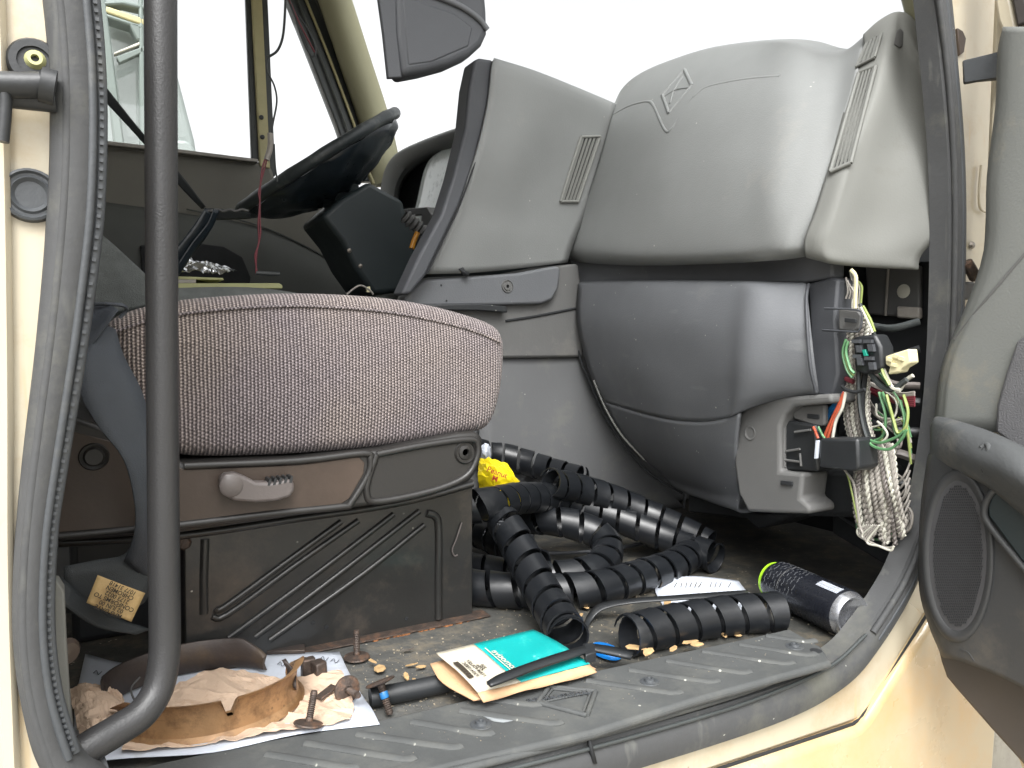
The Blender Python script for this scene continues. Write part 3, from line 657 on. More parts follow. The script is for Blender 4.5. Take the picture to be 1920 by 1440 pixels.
csp = patch('center_side_panel', [top, top1]+rows, M['dash'], dash, nu=6, nv=5, thick=.006, soff=-1)
fold = [(1160, 215, 1.345), (1120, 300, 1.335), (1090, 380, 1.33), (1062, 440, 1.325), (1040, 492, 1.32)]
tr = [(890, 112), (900, 108), (926, 112), (922, 160), (908, 235), (892, 300), (862, 385), (835, 442), (800, 515), (770, 552), (752, 552), (785, 480), (828, 400), (850, 330), (872, 240), (880, 160)]
slab('trim_strip', [at(x, y, Y=1.31) for x, y in tr], (0, .05, 0), M['trim'], dash, .006, bseg=3)
tube('trim_seam', [at(x, y, Y=1.304) for x, y in [(926, 113), (922, 160), (908, 235), (892, 300), (862, 385), (835, 442), (800, 514)]], .0018, M['vdark'], dash, n=6)
vent('center_vent', [on(csp, x, y, .004) for x, y in ((1088, 257), (1124, 256), (1082, 378), (1050, 378))], 5, M['dash2'], dash, (.003, .010, 0), frame=.0035)
# driver's side of the dash: dark block, cluster hood and lens
dk = [(.99, 1.46, .25), (.99, 1.46, .70), (.99, 1.46, .80), (1.25, 1.46, .84), (1.25, 1.46, .25)]
slab('driver_dash_body', dk, (0, .95, 0), M['coldark'], dash, .02)
hood_o = [(712, 372), (717, 335), (728, 305), (750, 283), (800, 260), (862, 238), (905, 226)]
hood_i = [(742, 392), (748, 352), (762, 325), (782, 306), (815, 288), (850, 278), (900, 266)]
patch('cluster_hood', [[at(x, y, X=1.05)+Vector((0, 0, .0)) for x, y in hood_o], [at(x, y, X=.90) for x, y in hood_o], [at(x+2, y+5, X=.87) for x, y in hood_o],
                       [at(x, y, X=.90) for x, y in hood_i], [at(x+4, y+6, X=.99) for x, y in hood_i]], M['dash'], dash, nu=5, nv=4, thick=.004)
slab('cluster_face', [at(735, 400, X=.97), at(748, 345, X=.97), at(780, 306, X=.97), at(830, 285, X=.97), at(900, 270, X=.97), at(900, 500, X=.97), at(740, 500, X=.97)], (.03, 0, 0), M['slate'], dash, .002)
lensp = [(838, 276), (805, 300), (790, 335), (778, 385), (766, 440), (800, 446), (830, 446), (870, 446), (900, 360), (880, 280)]
patch('cluster_lens', [[at(838, 275, X=.90), at(862, 276, X=.90), at(900, 300, X=.90)], [at(800, 308, X=.885), at(835, 310, X=.88), at(900, 330, X=.88)],
                       [at(780, 385, X=.87), at(820, 385, X=.865), at(880, 385, X=.865)], [at(766, 442, X=.86), at(805, 444, X=.86), at(870, 446, X=.86)]], M['lens'], dash, thick=.003)
slab('radio_bezel', [at(755, 392, X=.82), at(800, 388, X=.82), at(808, 402, X=.82), at(802, 440, X=.82), at(788, 440, X=.82), at(790, 402, X=.82), at(756, 404, X=.82)], (.03, 0, 0), M['slate2'], dash, .002)
lathe('coiled_spring', [(.012, 0), (.018, .006), (.012, .012), (.018, .018), (.012, .024), (.018, .03), (.012, .036), (.018, .042), (.012, .048), (.017, .054), (.010, .06)], at(758, 404, Y=1.62), at(800, 440, Y=1.62)-at(758, 404, Y=1.62), M['slate2'], dash, n=16)
tube('amber_lamp', [at(783, 436, Y=1.56), at(776, 452, Y=1.56), at(772, 466, Y=1.56)], .006, material('amber', srgb(190, 130, 40), .3, .05), dash)
slab('dash_end_vent', [at(690, 332, X=.90), at(698, 320, X=.90), at(718, 320, X=.90), at(716, 350, X=.90), at(690, 350, X=.90)], (.03, 0, 0), M['slate2'], dash, .003)

# lower centre panels beside the seat
slab('knee_panel', [at(x, y, Y=1.37) for x, y in [(760, 556), (800, 520), (940, 514), (1010, 500), (1085, 494), (1090, 530), (1095, 670), (930, 672), (760, 672)]], (0, .05, 0), M['slate2'], dash, .006)
slab('lower_trim_strip', [at(x, y, Y=1.352) for x, y in [(755, 560), (798, 524), (900, 517), (970, 512), (1045, 498), (1052, 504), (1048, 540), (1036, 562), (1015, 570), (940, 572), (760, 575)]], (0, .03, 0), M['slate'], dash, .006, bseg=3)
slab('grip_slot', [at(x, y, Y=1.346) for x, y in [(780, 571), (900, 570), (950, 574), (952, 586), (900, 582), (780, 581)]], (0, .02, 0), M['black'], dash, .002)
lathe('panel_screw', [(0, .0), (.003, 0), (.0035, .003), (.008, .003), (.009, .001), (.0115, .001), (.0125, .003), (.014, .0)], at(951, 537, Y=1.352), (0, -1, 0), M['slate2'], dash, n=24)
for q in ((827, 535), (837, 564)): lathe('panel_hole', [(0, .0006), (.0022, .0006)], at(*q, Y=1.3515), (0, -1, 0), M['vdark'], dash, n=10)
tube('panel_seam', [at(948, 602, Y=1.369), at(1010, 592, Y=1.369), at(1080, 578, Y=1.369)], .0028, M['vdark'], dash, n=6)
slab('torn_hole', [at(861, 504, Y=1.338), at(868, 501, Y=1.338), at(873, 508, Y=1.338), at(881, 511, Y=1.338), at(878, 518, Y=1.338), at(870, 517, Y=1.338), at(866, 510, Y=1.338)], (0, .006, 0), M['vdark'], dash, 0)

# strip between pad and glovebox
slab('upper_glovebox_trim', [at(1066, 480, X=.985), at(1300, 484, X=.975), at(1510, 478, X=.965), at(1560, 488, X=.965), at(1560, 521, X=.965), at(1510, 530, X=.965), at(1300, 534, X=.975), at(1080, 534, X=.985)], (.03, 0, 0), M['slate'], dash, .004)
# glovebox
G = [[(1084, 529, .975), (1150, 527, .965), (1220, 526, .955), (1300, 526, .945), (1370, 527, .935), (1414, 528, .925), (1470, 530, .94), (1512, 531, .95)],
     [(1083, 540, .955), (1150, 540, .945), (1220, 540, .93), (1300, 540, .92), (1370, 541, .91), (1412, 542, .90), (1468, 543, .92), (1513, 543, .935)],
     [(1081, 600, .945), (1145, 602, .93), (1215, 604, .915), (1292, 605, .90), (1362, 606, .89), (1404, 607, .88), (1468, 607, .90), (1519, 605, .92)],
     [(1096, 670, .955), (1155, 675, .935), (1222, 680, .915), (1295, 683, .90), (1360, 684, .885), (1398, 684, .875), (1465, 682, .90), (1526, 676, .92)],
     [(1112, 715, .965), (1170, 725, .945), (1235, 735, .92), (1305, 742, .905), (1360, 744, .892), (1392, 742, .885), (1460, 733, .91), (1532, 722, .93)],
     [(1130, 752, .98), (1188, 770, .955), (1250, 785, .93), (1312, 790, .915), (1358, 784, .90), (1386, 774, .897), (1450, 752, .925), (1534, 739, .94)]]
patch('glovebox', [row([(a, b, c+.03) for a, b, c in G[0]])]+[row(r) for r in G], M['slate'], dash, nu=6, nv=6, thick=.006, soff=-1)
K = [[(1130, 753, .981), (1188, 771, .956), (1250, 786, .931), (1312, 791, .916), (1358, 785, .901), (1386, 775, .898)],
     [(1160, 803, 1.00), (1212, 822, .975), (1266, 835, .95), (1320, 840, .93), (1350, 838, .92), (1380, 832, .915)],
     [(1195, 848, 1.03), (1240, 868, 1.0), (1285, 880, .975), (1330, 886, .955), (1356, 886, .945), (1380, 884, .94)],
     [(1240, 888, 1.06), (1275, 905, 1.03), (1310, 916, 1.01), (1345, 924, .985), (1366, 926, .975), (1385, 928, .97)],
     [(1290, 918, 1.10), (1312, 928, 1.07), (1340, 938, 1.05), (1365, 948, 1.03), (1384, 954, 1.015), (1402, 962, 1.01)]]
patch('lower_glovebox_shell', [row(r) for r in K]+[[p+Vector((.25, .0, .03)) for p in row(K[-1])]], M['slate'], dash, nu=6, nv=6, thick=.006, soff=-1)
# creases and part lines
tube('glovebox_seam', [at(x, y, X=xx) for x, y, xx in [(1516, 533, .94), (1512, 560, .925), (1514, 620, .912), (1520, 690, .912), (1530, 735, .925)]], .0025, M['trim'], dash, n=8)
slab('glovebox_side', [at(x, y, X=.955) for x, y in [(1514, 532), (1560, 520), (1572, 524), (1566, 600), (1572, 700), (1560, 745), (1532, 742), (1520, 650)]], (.05, 0, 0), M['trim'], dash, .004)
tube('shell_edge', [at(x, y, X=xx) for x, y, xx in [(1113, 713, .962), (1135, 765, .98), (1165, 815, .997), (1208, 862, 1.03)]], .0022, M['dash2'], dash, n=8)
tube('shell_edge', [at(x, y, X=xx) for x, y, xx in [(1076, 530, .975), (1073, 600, .96), (1088, 672, .965), (1106, 715, .975), (1130, 770, .995), (1165, 828, 1.02), (1215, 885, 1.06), (1280, 925, 1.1)]], .003, M['vdark'], dash, n=8)
# warm grey lower right shell with its bracket tabs
Lr = [[(1384, 776, .90), (1404, 758, .91), (1440, 746, .92), (1500, 738, .935), (1556, 738, .94)],
      [(1382, 800, .905), (1408, 790, .91), (1436, 776, .925), (1490, 757, .94), (1556, 750, .945)]]
slab('glovebox_bracket', [at(x, y, X=.925) for x, y in [(1385, 775), (1408, 757), (1450, 746), (1558, 738), (1560, 756), (1490, 762), (1472, 776), (1462, 800), (1462, 884), (1506, 888), (1500, 935), (1518, 950), (1518, 964), (1450, 962), (1402, 960), (1384, 926), (1376, 870), (1378, 810)]], (.06, 0, 0), M['slate2'], dash, .008, bseg=3)
lathe('bracket_dimple', [(0, -.002), (.006, -.0015), (.009, .0), (.0105, .0006), (.012, 0)], at(1406, 812, X=.924), (-1, 0, 0), M['slate2'], dash, n=20)
for pts_ in ([(1546, 577), (1606, 580), (1616, 590), (1612, 618), (1600, 622), (1542, 619), (1542, 616), (1598, 618), (1600, 582), (1546, 580)], ):
    slab('mount_tab', [at(x, y, X=.95) for x, y in [(1572, 579), (1608, 582), (1615, 592), (1611, 616), (1600, 621), (1572, 619)]], (.008, 0, 0), M['slate2'], dash, .002)
    tube('mount_tab_rib', [at(1546, 578, X=.945), at(1606, 581, X=.945), at(1616, 592, X=.945), at(1612, 618, X=.945), at(1598, 622, X=.945), at(1542, 619, X=.945)], .0016, M['trim'], dash, n=6, smoothn=3)
slab('mount_tab', [at(x, y, X=.945) for x, y in [(1481, 762), (1546, 758), (1546, 798), (1530, 800), (1488, 786)]], (.01, 0, 0), M['slate2'], dash, .003)
for a, b in ((1524, 781), (1594, 601), (1474, 906)):
    slab('tab_slot', [at(a-11, b-5, X=.921 if a < 1500 else .943), at(a+11, b-3, X=.921 if a < 1500 else .943), at(a+11, b+5, X=.921 if a < 1500 else .943), at(a-11, b+3, X=.921 if a < 1500 else .943)], (.003, 0, 0), M['vdark'], dash, .0008)
slab('clear_housing', [at(x, y, X=.94) for x, y in [(1464, 800), (1478, 788), (1530, 796), (1534, 884), (1464, 882)]], (.05, 0, 0), M['black'], dash, .004)
cl = []
for a, b, c, d in ((1470, 802, 1472, 876), (1500, 850, 1502, 874), (1468, 862, 1500, 866), (1490, 810, 1520, 806), (1474, 846, 1500, 842)):
    cl.append(tube_data([at(a, b, X=.936), at(c, d, X=.936)], .0018, 6, smoothn=1))
multi('housing_rib', cl, M['slate2'], dash)
rb = slab('relay_box', [at(x, y, X=.915) for x, y in [(1536, 822), (1608, 822), (1611, 878), (1600, 884), (1534, 876)]], (.045, 0, 0), M['black'], dash, .004)
slab('relay_label', [at(x, y, X=.912) for x, y in [(1529, 826), (1533, 826), (1530, 860), (1526, 860)]], (.006, 0, 0), M['white'], rb, .0005)
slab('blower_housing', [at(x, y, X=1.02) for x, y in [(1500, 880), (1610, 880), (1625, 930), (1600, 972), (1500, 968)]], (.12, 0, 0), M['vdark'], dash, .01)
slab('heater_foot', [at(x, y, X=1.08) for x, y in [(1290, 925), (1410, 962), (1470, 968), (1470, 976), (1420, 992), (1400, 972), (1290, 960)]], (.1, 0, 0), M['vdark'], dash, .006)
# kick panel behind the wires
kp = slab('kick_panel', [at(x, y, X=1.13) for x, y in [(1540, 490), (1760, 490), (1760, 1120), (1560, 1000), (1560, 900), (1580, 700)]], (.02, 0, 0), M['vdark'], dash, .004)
slab('kick_bracket', [at(x, y, X=1.115) for x, y in [(1622, 498), (1724, 498), (1724, 596), (1626, 590)]], (.01, 0, 0), M['slate2'], dash, .003)
slab('kick_bracket', [at(x, y, X=1.10) for x, y in [(1680, 574), (1724, 576), (1724, 598), (1680, 596)]], (.01, 0, 0), M['wgrey'], dash, .003)
tube('kick_edge', [at(1666, 500, X=1.11), at(1660, 592, X=1.11)], .002, M['wgrey'], dash, n=6, smoothn=1)
lathe('kick_hole', [(0, .001), (.009, .001), (.011, 0)], at(1694, 546, X=1.112), (-1, 0, 0), M['wwhite'], dash, n=16)

# tunnel between the seats
slab('engine_tunnel', [Vector((-.6, 0, 0))+Vector((0, 1.40, 0)), Vector((1.38, 1.40, 0)), Vector((1.38, 1.40, .39)), Vector((-.6, 1.40, .34))], (0, .4, 0), M['floorgrey'], truck, .02, bseg=3)
patch('tunnel_cover', [[at(x, y, Y=yy) for x, y, yy in r] for r in
      [[(900, 664, 1.385), (1000, 668, 1.385), (1092, 664, 1.385)], [(900, 760, 1.375), (1010, 760, 1.38), (1130, 760, 1.37)], [(900, 860, 1.37), (1060, 870, 1.37), (1216, 880, 1.35)], [(900, 985, 1.37), (1100, 975, 1.37), (1284, 952, 1.36)]]], M['floorgrey'], truck, thick=.008)
tube('tunnel_edge', [at(1283, 912, Y=1.355), at(1284, 935, Y=1.355), at(1282, 952, Y=1.355)], .003, M['slate'], truck, n=8)

# ================================================================== STEERING
sw_c = at(597, 303, Y=1.93); phi = radians(35.5)
e1_ = Vector((cos(phi), 0, sin(phi))); nrm = Vector((-sin(phi), 0, cos(phi)))
col = slab('steering_column', [at(x, y, Y=1.80) for x, y in [(603, 405), (640, 372), (692, 340), (757, 376), (760, 396), (790, 432), (776, 500), (750, 548), (700, 552), (664, 500), (640, 452)]], (0, .2, 0), M['coldark'], truck, .012, bseg=3)
tube('turn_signal_stalk', [at(700, 345, Y=2.03), at(688, 318, Y=2.04), at(680, 302, Y=2.05), at(668, 284, Y=2.06)], .006, M['framepaint'], col)
for q in ((655, 470), (676, 499)): lathe('column_screw', [(0, .002), (.005, .001), (.006, 0)], at(*q, Y=1.8), (0, -1, 0), M['steel'], col, n=10)
tp = []
RW = .232
ringp = [sw_c+(e1_*cos(a)+Vector((0, 1, 0))*sin(a))*RW for a in [2*pi*k/48 for k in range(49)]]
sw = tube('steering_wheel', ringp, lambda t: .0145+.0008*sin(t*90), M['wheelrim'], truck, n=14, smoothn=1)
lathe('wheel_hub', [(0, .0), (.055, -.005), (.075, -.03), (.07, -.07), (.05, -.11), (.0, -.12)], sw_c, nrm, M['coldark'], sw, n=24)
for k in range(4):
    a = radians(45+90*k); d = e1_*cos(a)+Vector((0, 1, 0))*sin(a); s = nrm.cross(d)
    multi('wheel_spoke', [tube_data([sw_c+d*.04-nrm*.035, sw_c+d*.12-nrm*.03, sw_c+d*RW], lambda t: .022-.008*t, 10, smoothn=4, flat=.5)], M['coldark'], sw)
# black plastic skin hanging below the rim, tied to the wheel
rim = lambda a, rr, dz: sw_c+(e1_*cos(a)+Vector((0, 1, 0))*sin(a))*rr+nrm*dz
rws = []
for i, (rr, dz) in enumerate([(RW-.006, -.012), (RW-.012, -.026), (RW-.045, -.052), (.13, -.075), (.07, -.095)]):
    rws.append([rim(radians(a), rr*(1+.012*sin(a*.31+i)), dz+.007*sin(a*.17+i*2)) for a in range(-200, 60, 12)])
mbag = material('black_bag_skin', srgb(34, 42, 48), .3, .2, 20, .5, 40)
patch('wheel_wrap', rws, mbag, sw, nu=2, nv=4, thick=.003)

# ================================================================== SEATS
def pillow(name, outline, y0, y1, r, mat, parent, n=3, seg=5):
    """closed outline (x,z) extruded y0->y1 with rounded ends"""
    P = spline([Vector((x, 0, z)) for x, z in outline], n, closed=True); N = len(P)
    cx = sum(p.x for p in P)/N; cz = sum(p.z for p in P)/N
    area = sum(P[i].x*P[(i+1) % N].z-P[(i+1) % N].x*P[i].z for i in range(N))
    nr = []
    for i in range(N):
        t = (P[(i+1) % N]-P[i-1]).normalized(); m = Vector((t.z, 0, -t.x)); nr.append(m if area > 0 else -m)
    for _ in range(6): nr = [(nr[i-1]+nr[i]*2+nr[(i+1) % N]).normalized() for i in range(N)]
    V = []; rings = []
    def ring(inset, y, k=1.0):
        rings.append(len(V))
        for i in range(N):
            p = P[i]-nr[i]*inset; V.append(Vector((cx+(p.x-cx)*k, y, cz+(p.z-cz)*k)))
    for k in (.02, .15, .3, .45, .6, .75, .9): ring(r, y0-(.008*(1-k*k)), k)
    for j in range(seg+1):
        a = pi/2*j/seg; ring(r*(1-sin(a)), y0+r*(1-cos(a)))
    ring(0, (y0+y1)/2)
    for j in range(seg, -1, -1):
        a = pi/2*j/seg; ring(r*(1-sin(a)), y1-r*(1-cos(a)))
    F = []
    for a, b in zip(rings[:-1], rings[1:]):
        for i in range(N): F.append((a+i, a+(i+1) % N, b+(i+1) % N, b+i))
    F.append(tuple(rings[0]+i for i in range(N))[::-1]); F.append(tuple(rings[-1]+i for i in range(N)))
    o = obj(name, V, F, mat, parent)
    bm = bmesh.new(); bm.from_mesh(o.data); bmesh.ops.recalc_face_normals(bm, faces=bm.faces); bm.to_mesh(o.data); bm.free()
    return o
SY = .885
def xz(pts, Y=SY): return [(at(x, y, Y=Y).x, at(x, y, Y=Y).z) for x, y in pts]
seat = empty('passenger_seat', (.25, 1.1, 0), truck)
co = xz([(208, 640), (206, 606), (240, 584), (320, 564), (430, 553), (560, 548), (700, 554), (800, 568), (880, 588), (935, 610), (953, 640), (952, 700), (942, 760), (922, 802), (880, 815), (760, 836), (620, 850), (480, 858), (360, 858), (296, 842), (262, 796), (236, 722)])
cush = pillow('seat_cushion', co, SY, SY+.48, .022, M['fabric'], seat)
# welt around the near face
wp = spline([Vector((x, SY+.0045, z)) for x, z in co], 3, closed=True); ctr = sum(wp, Vector())/len(wp)
wtop = [at(x, y, Y=SY-.001) for x, y in [(215, 622), (300, 596), (420, 580), (560, 574), (700, 582), (800, 598), (880, 618), (940, 642)]]
tube('cushion_welt', wtop, .0014, M['fabric'], cush, n=6)
# backrest, raked behind the near end of the cushion
bo = [(-.06, .40), (-.03, .43), (-.05, .60), (-.09, .80), (-.13, 1.0), (-.17, 1.08), (-.24, 1.05), (-.22, .85), (-.18, .6), (-.15, .42)]
pillow('backrest', bo, SY+.01, SY+.49, .03, M['fabric'], seat)
# side trim
ts = [(104, 770), (200, 800), (345, 868), (560, 860), (720, 842), (860, 812), (896, 810), (907, 822), (905, 852), (893, 888), (880, 906), (800, 930), (690, 950), (560, 968), (340, 1000), (104, 1018)]
TY = .87
trim = slab('side_trim', [at(x, y, Y=TY) for x, y in ts], (0, .45, 0), M['brownd'], seat, .006, bseg=3)
pl_ = [(100, 800), (220, 830), (345, 880), (560, 872), (672, 856), (684, 868), (682, 888), (655, 935), (640, 945), (500, 960), (340, 980), (100, 1000)]
slab('trim_insert', [at(x, y, Y=TY-.001) for x, y in pl_], (0, .008, 0), M['brown'], trim, .001)
tube('trim_rib', [at(x, y, Y=TY) for x, y in [(104, 1006), (340, 984), (500, 964), (640, 950), (658, 942), (690, 890), (694, 862), (682, 850), (560, 864), (345, 874)]], .0045, M['brownd'], trim, n=10, smoothn=4)
tube('trim_rib', [at(x, y, Y=TY) for x, y in [(706, 852), (690, 900), (688, 926), (700, 940), (760, 932), (830, 914), (875, 892), (893, 862), (896, 835), (880, 824), (800, 834), (706, 852)]], .0045, M['brownd'], trim, n=10, smoothn=4)
lathe('trim_screw', [(0, .0), (.004, .0), (.005, .003), (.009, .002), (.010, .0005), (.013, .0005), (.014, .003), (.016, 0)], at(872, 848, Y=TY), (0, -1, 0), M['brownd'], trim, n=22)
lathe('trim_knob', [(0, .006), (.008, .006), (.010, .002), (.013, .003), (.015, 0)], at(176, 856, Y=TY), (0, -1, 0), M['brownd'], trim, n=22)
lv = slab('recliner_lever', [at(x, y, Y=TY-.022) for x, y in [(413, 912), (414, 896), (424, 889), (440, 887), (456, 892), (480, 904), (510, 905), (542, 898), (552, 904), (553, 920), (545, 932), (520, 940), (480, 943), (440, 940), (421, 930)]], (0, .018, 0), M['lever'], seat, .004, bseg=3)
lathe('lever_boss', [(0, .0025), (.010, .002), (.0125, .0)], at(434, 911, Y=TY-.022), (0, -1, 0), M['lever'], lv, n=24)
for k in range(5):
    multi('lever_grip', [box_data(at(502+k*10, 902-k*1.2, Y=TY-.012), (.0014, 0, .0), (0, .010, 0), (.001, 0, .0035))], M['black'], lv)
# ribbed riser box
RY = .965
riser = slab('seat_base', [Vector((at(345, 1100, Y=RY).x, RY, 0)), Vector((at(886, 1100, Y=RY).x, RY, 0)), at(886, 905, Y=RY), at(892, 900, Y=RY), at(345, 980, Y=RY)], (0, .38, 0), M['metalblk'], seat, .006)
ribs = [[(404, 1140), (420, 1138), (530, 1058), (640, 978)], [(398, 1156), (426, 1152), (550, 1062), (672, 976)],
        [(428, 1196), (600, 1070), (738, 964)], [(478, 1194), (640, 1072), (786, 958)], [(505, 1200), (680, 1076), (795, 984)]]
for rb_ in ribs: tube('pressed_rib', [at(x, y, Y=RY-.0005) for x, y in rb_], .0042, M['metalblk'], riser, n=10, smoothn=4)
tube('pressed_rib', [at(x, y, Y=RY) for x, y in [(800, 962), (816, 968), (822, 990), (822, 1080), (822, 1160)]], .006, M['metalblk'], riser, n=8)
tube('pressed_rib', [at(x, y, Y=RY+.002) for x, y in [(384, 1010), (382, 1080), (382, 1150)]], .006, M['metalblk'], riser, n=8)
tube('riser_lip', [at(x, y, Y=RY-.002) for x, y in [(110, 1018), (340, 1004), (560, 972), (700, 952), (800, 932), (886, 908)]], .005, M['metalblk'], riser, n=8, smoothn=3)
tube('base_hook', [at(x, y, Y=RY-.003) for x, y in [(866, 980), (856, 1010), (848, 1030), (852, 1042), (858, 1040)]], .0012, M['lever'], riser, n=6)
for q in ((587, 1168), (612, 1176), (762, 1160)): lathe('base_hole', [(0, .0006), (.0028, .0006), (.003, 0)], at(*q, Y=RY-.0005), (0, -1, 0), M['vdark'], riser, n=10)
lathe('base_bolt', [(0, .005), (.006, .004), (.009, 0)], at(345, 1018, Y=RY), (0, -1, 0), M['rust'], riser, n=8)
slab('base_flange', [Vector((at(380, 1200, Y=RY).x, RY-.02, .0015)), Vector((at(886, 1165, Y=RY).x+.02, RY-.02, .0015)), Vector((at(886, 1165, Y=RY).x+.02, RY+.01, .0015)), Vector((at(380, 1200, Y=RY).x, RY+.01, .0015))], (0, 0, .002), M['rust'], riser, .0006)
box('inner_dark_riser', (-.02, 1.13, 0), (.24, 1.3, .2), M['black'], seat, .01)  # added dark block, stands in for the shaded void left of the riser
# driver seat
ds = empty('driver_seat', (.3, 1.95, 0), truck)
dco = [(at(x, y, Y=1.70).x, at(x, y, Y=1.70).z) for x, y in [(150, 600), (160, 572), (200, 556), (260, 543), (340, 538), (440, 536), (520, 541), (600, 556), (650, 575), (672, 610), (660, 650), (500, 668), (300, 672), (160, 660)]]
pillow('seat_cushion', dco, 1.70, 2.2, .03, M['darkseat'], ds)
box('seat_base', (.0, 1.75, 0), (.45, 2.15, .32), M['metalblk'], ds, .02)
dbk = [(at(x, y, Y=1.66).x, at(x, y, Y=1.66).z) for x, y in [(188, 437), (205, 450), (240, 482), (276, 516), (292, 540), (285, 570), (200, 590), (120, 600), (60, 560), (80, 480), (140, 400)]]
pillow('backrest', dbk, 1.66, 2.15, .008, M['darkseat'], ds)

# ---- belts
def ribbon(name, a, b, mat, parent, thick=.0015, nu=4):
    """loft between two edge lines"""
    return patch(name, [a, [(p+q)/2 for p, q in zip(a, b)], b], mat, parent, nu=nu, nv=2, thick=thick, soff=0)
pb = empty('lap_belt', (.1, .9, .1), truck)
ribbon('webbing', [at(x, y, Y=yy) for x, y, yy in [(120, 690, .80), (165, 655, .80), (222, 580, .80)]], [at(x, y, Y=yy) for x, y, yy in [(110, 600, .83), (150, 574, .83), (200, 570, .83)]], M['belt'], pb)
tube('webbing_fold', [at(140, 574, Y=.82), at(180, 570, Y=.82), at(228, 572, Y=.82), at(237, 582, Y=.83), at(224, 596, Y=.83)], .0018, M['belt'], pb, n=6)
ribbon('webbing', [at(x, y, Y=yy) for x, y, yy in [(200, 610, .82), (155, 668, .79), (150, 735, .78), (185, 800, .78), (232, 862, .785), (252, 940, .80), (252, 1000, .82), (232, 1052, .85)]],
       [at(x, y, Y=yy) for x, y, yy in [(216, 618, .83), (232, 668, .81), (268, 740, .80), (290, 830, .80), (305, 900, .81), (312, 960, .83), (308, 1040, .86), (292, 1100, .88)]], M['belt'], pb)
ribbon('webbing', [at(x, y, Y=yy) for x, y, yy in [(120, 1062, .84), (180, 1050, .85), (232, 1040, .86), (250, 1010, .87)]], [at(x, y, Y=yy) for x, y, yy in [(120, 1150, .84), (200, 1150, .85), (270, 1130, .86), (300, 1060, .88)]], M['beltblk'], pb)
ribbon('webbing', [at(x, y, Y=yy) for x, y, yy in [(112, 1130, .82), (180, 1175, .83), (255, 1190, .84)]], [at(x, y, Y=yy) for x, y, yy in [(112, 1080, .83), (200, 1150, .84), (282, 1180, .85)]], M['beltblk'], pb)
tagp = [at(183, 1078, Y=.815), at(272, 1112, Y=.82), at(246, 1166, Y=.81), at(162, 1130, Y=.81)]
tg = patch('belt_label', [[tagp[0], (tagp[0]+tagp[1])/2+Vector((0, -.001, 0)), tagp[1]], [(tagp[0]+tagp[3])/2, sum(tagp, Vector())/4+Vector((0, -.003, 0)), (tagp[1]+tagp[2])/2], [tagp[3], (tagp[2]+tagp[3])/2+Vector((0, -.001, 0)), tagp[2]]], M['tagc'], pb, thick=.0008, soff=0)
xd = tagp[3]-tagp[2]; yd = tagp[3]-tagp[0]
text('lettering', 'MFG DATE\n02 JUN 00\nCONFORMS TO\n2173 0022\nCHROMEN\n1077 31418', .0056, sum(tagp, Vector())/4+Vector((0, -.0052, 0)), xd, yd, M['ink'], tg, .0002)
db = empty('shoulder_belt', (.1, 1.5, .5), truck)
ribbon('webbing', [at(x, y, Y=1.75) for x, y in [(150, 100), (198, 162), (275, 258), (335, 322), (386, 388)]], [at(x, y, Y=1.76) for x, y in [(150, 145), (198, 192), (272, 272), (333, 345), (378, 392)]], M['beltblk'], db)
ribbon('webbing', [at(x, y, Y=1.76) for x, y in [(380, 390), (420, 392), (470, 400)]], [at(x, y, Y=1.77) for x, y in [(395, 412), (430, 412), (470, 410)]], M['beltblk'], db)
ribbon('webbing', [at(x, y, Y=1.74) for x, y in [(384, 390), (368, 415), (345, 446), (325, 470)]], [at(x, y, Y=1.75) for x, y in [(404, 400), (390, 440), (358, 480), (330, 512)]], mbag, db)
ribbon('webbing', [at(x, y, Y=1.73) for x, y in [(400, 392), (388, 420), (360, 455), (330, 500)]], [at(x, y, Y=1.74) for x, y in [(412, 394), (396, 430), (366, 470), (336, 516)]], mbag, db)
tube('twisted_edge', [at(382+i*12, 393+(i % 2)*3, Y=1.745) for i in range(8)], .003, M['slate2'], db, n=6)

# overhead console above the windshield
oc = slab('overhead_console', [at(x, y, Y=1.15) for x, y in [(904, -200), (908, -60), (915, 20), (916, 62), (906, 84), (884, 104), (845, 122), (800, 134), (752, 143), (740, 60), (728, -200)]], (0, .05, 0), M['trim'], truck, .012, bseg=4)
slab('console_face', [at(690, -200, Y=1.145), at(708, -20, Y=1.145), at(719, 60, Y=1.145), at(728, 146, Y=1.145), at(754, 145, Y=1.145), at(744, 60, Y=1.145), at(738, -200, Y=1.145)], (0, .01, 0), M['trim'], oc, .002)
tube('console_edge', [at(742, -34, Y=1.148), at(800, -14, Y=1.148), at(860, 10, Y=1.148), at(896, 34, Y=1.148), at(914, 56, Y=1.148)], .005, M['slate'], oc, n=10)
slab('console_recess', [at(x, y, Y=1.149) for x, y in [(752, -10), (850, 22), (888, 50), (880, 88), (810, 118), (764, 124)]], (0, .01, 0), M['trim'], oc, .004)
box('console_mount', (oc.location.x-.12, 1.1, oc.location.z+.25), (oc.location.x+.06, 1.4, 1.62), M['trim'], oc, .01)

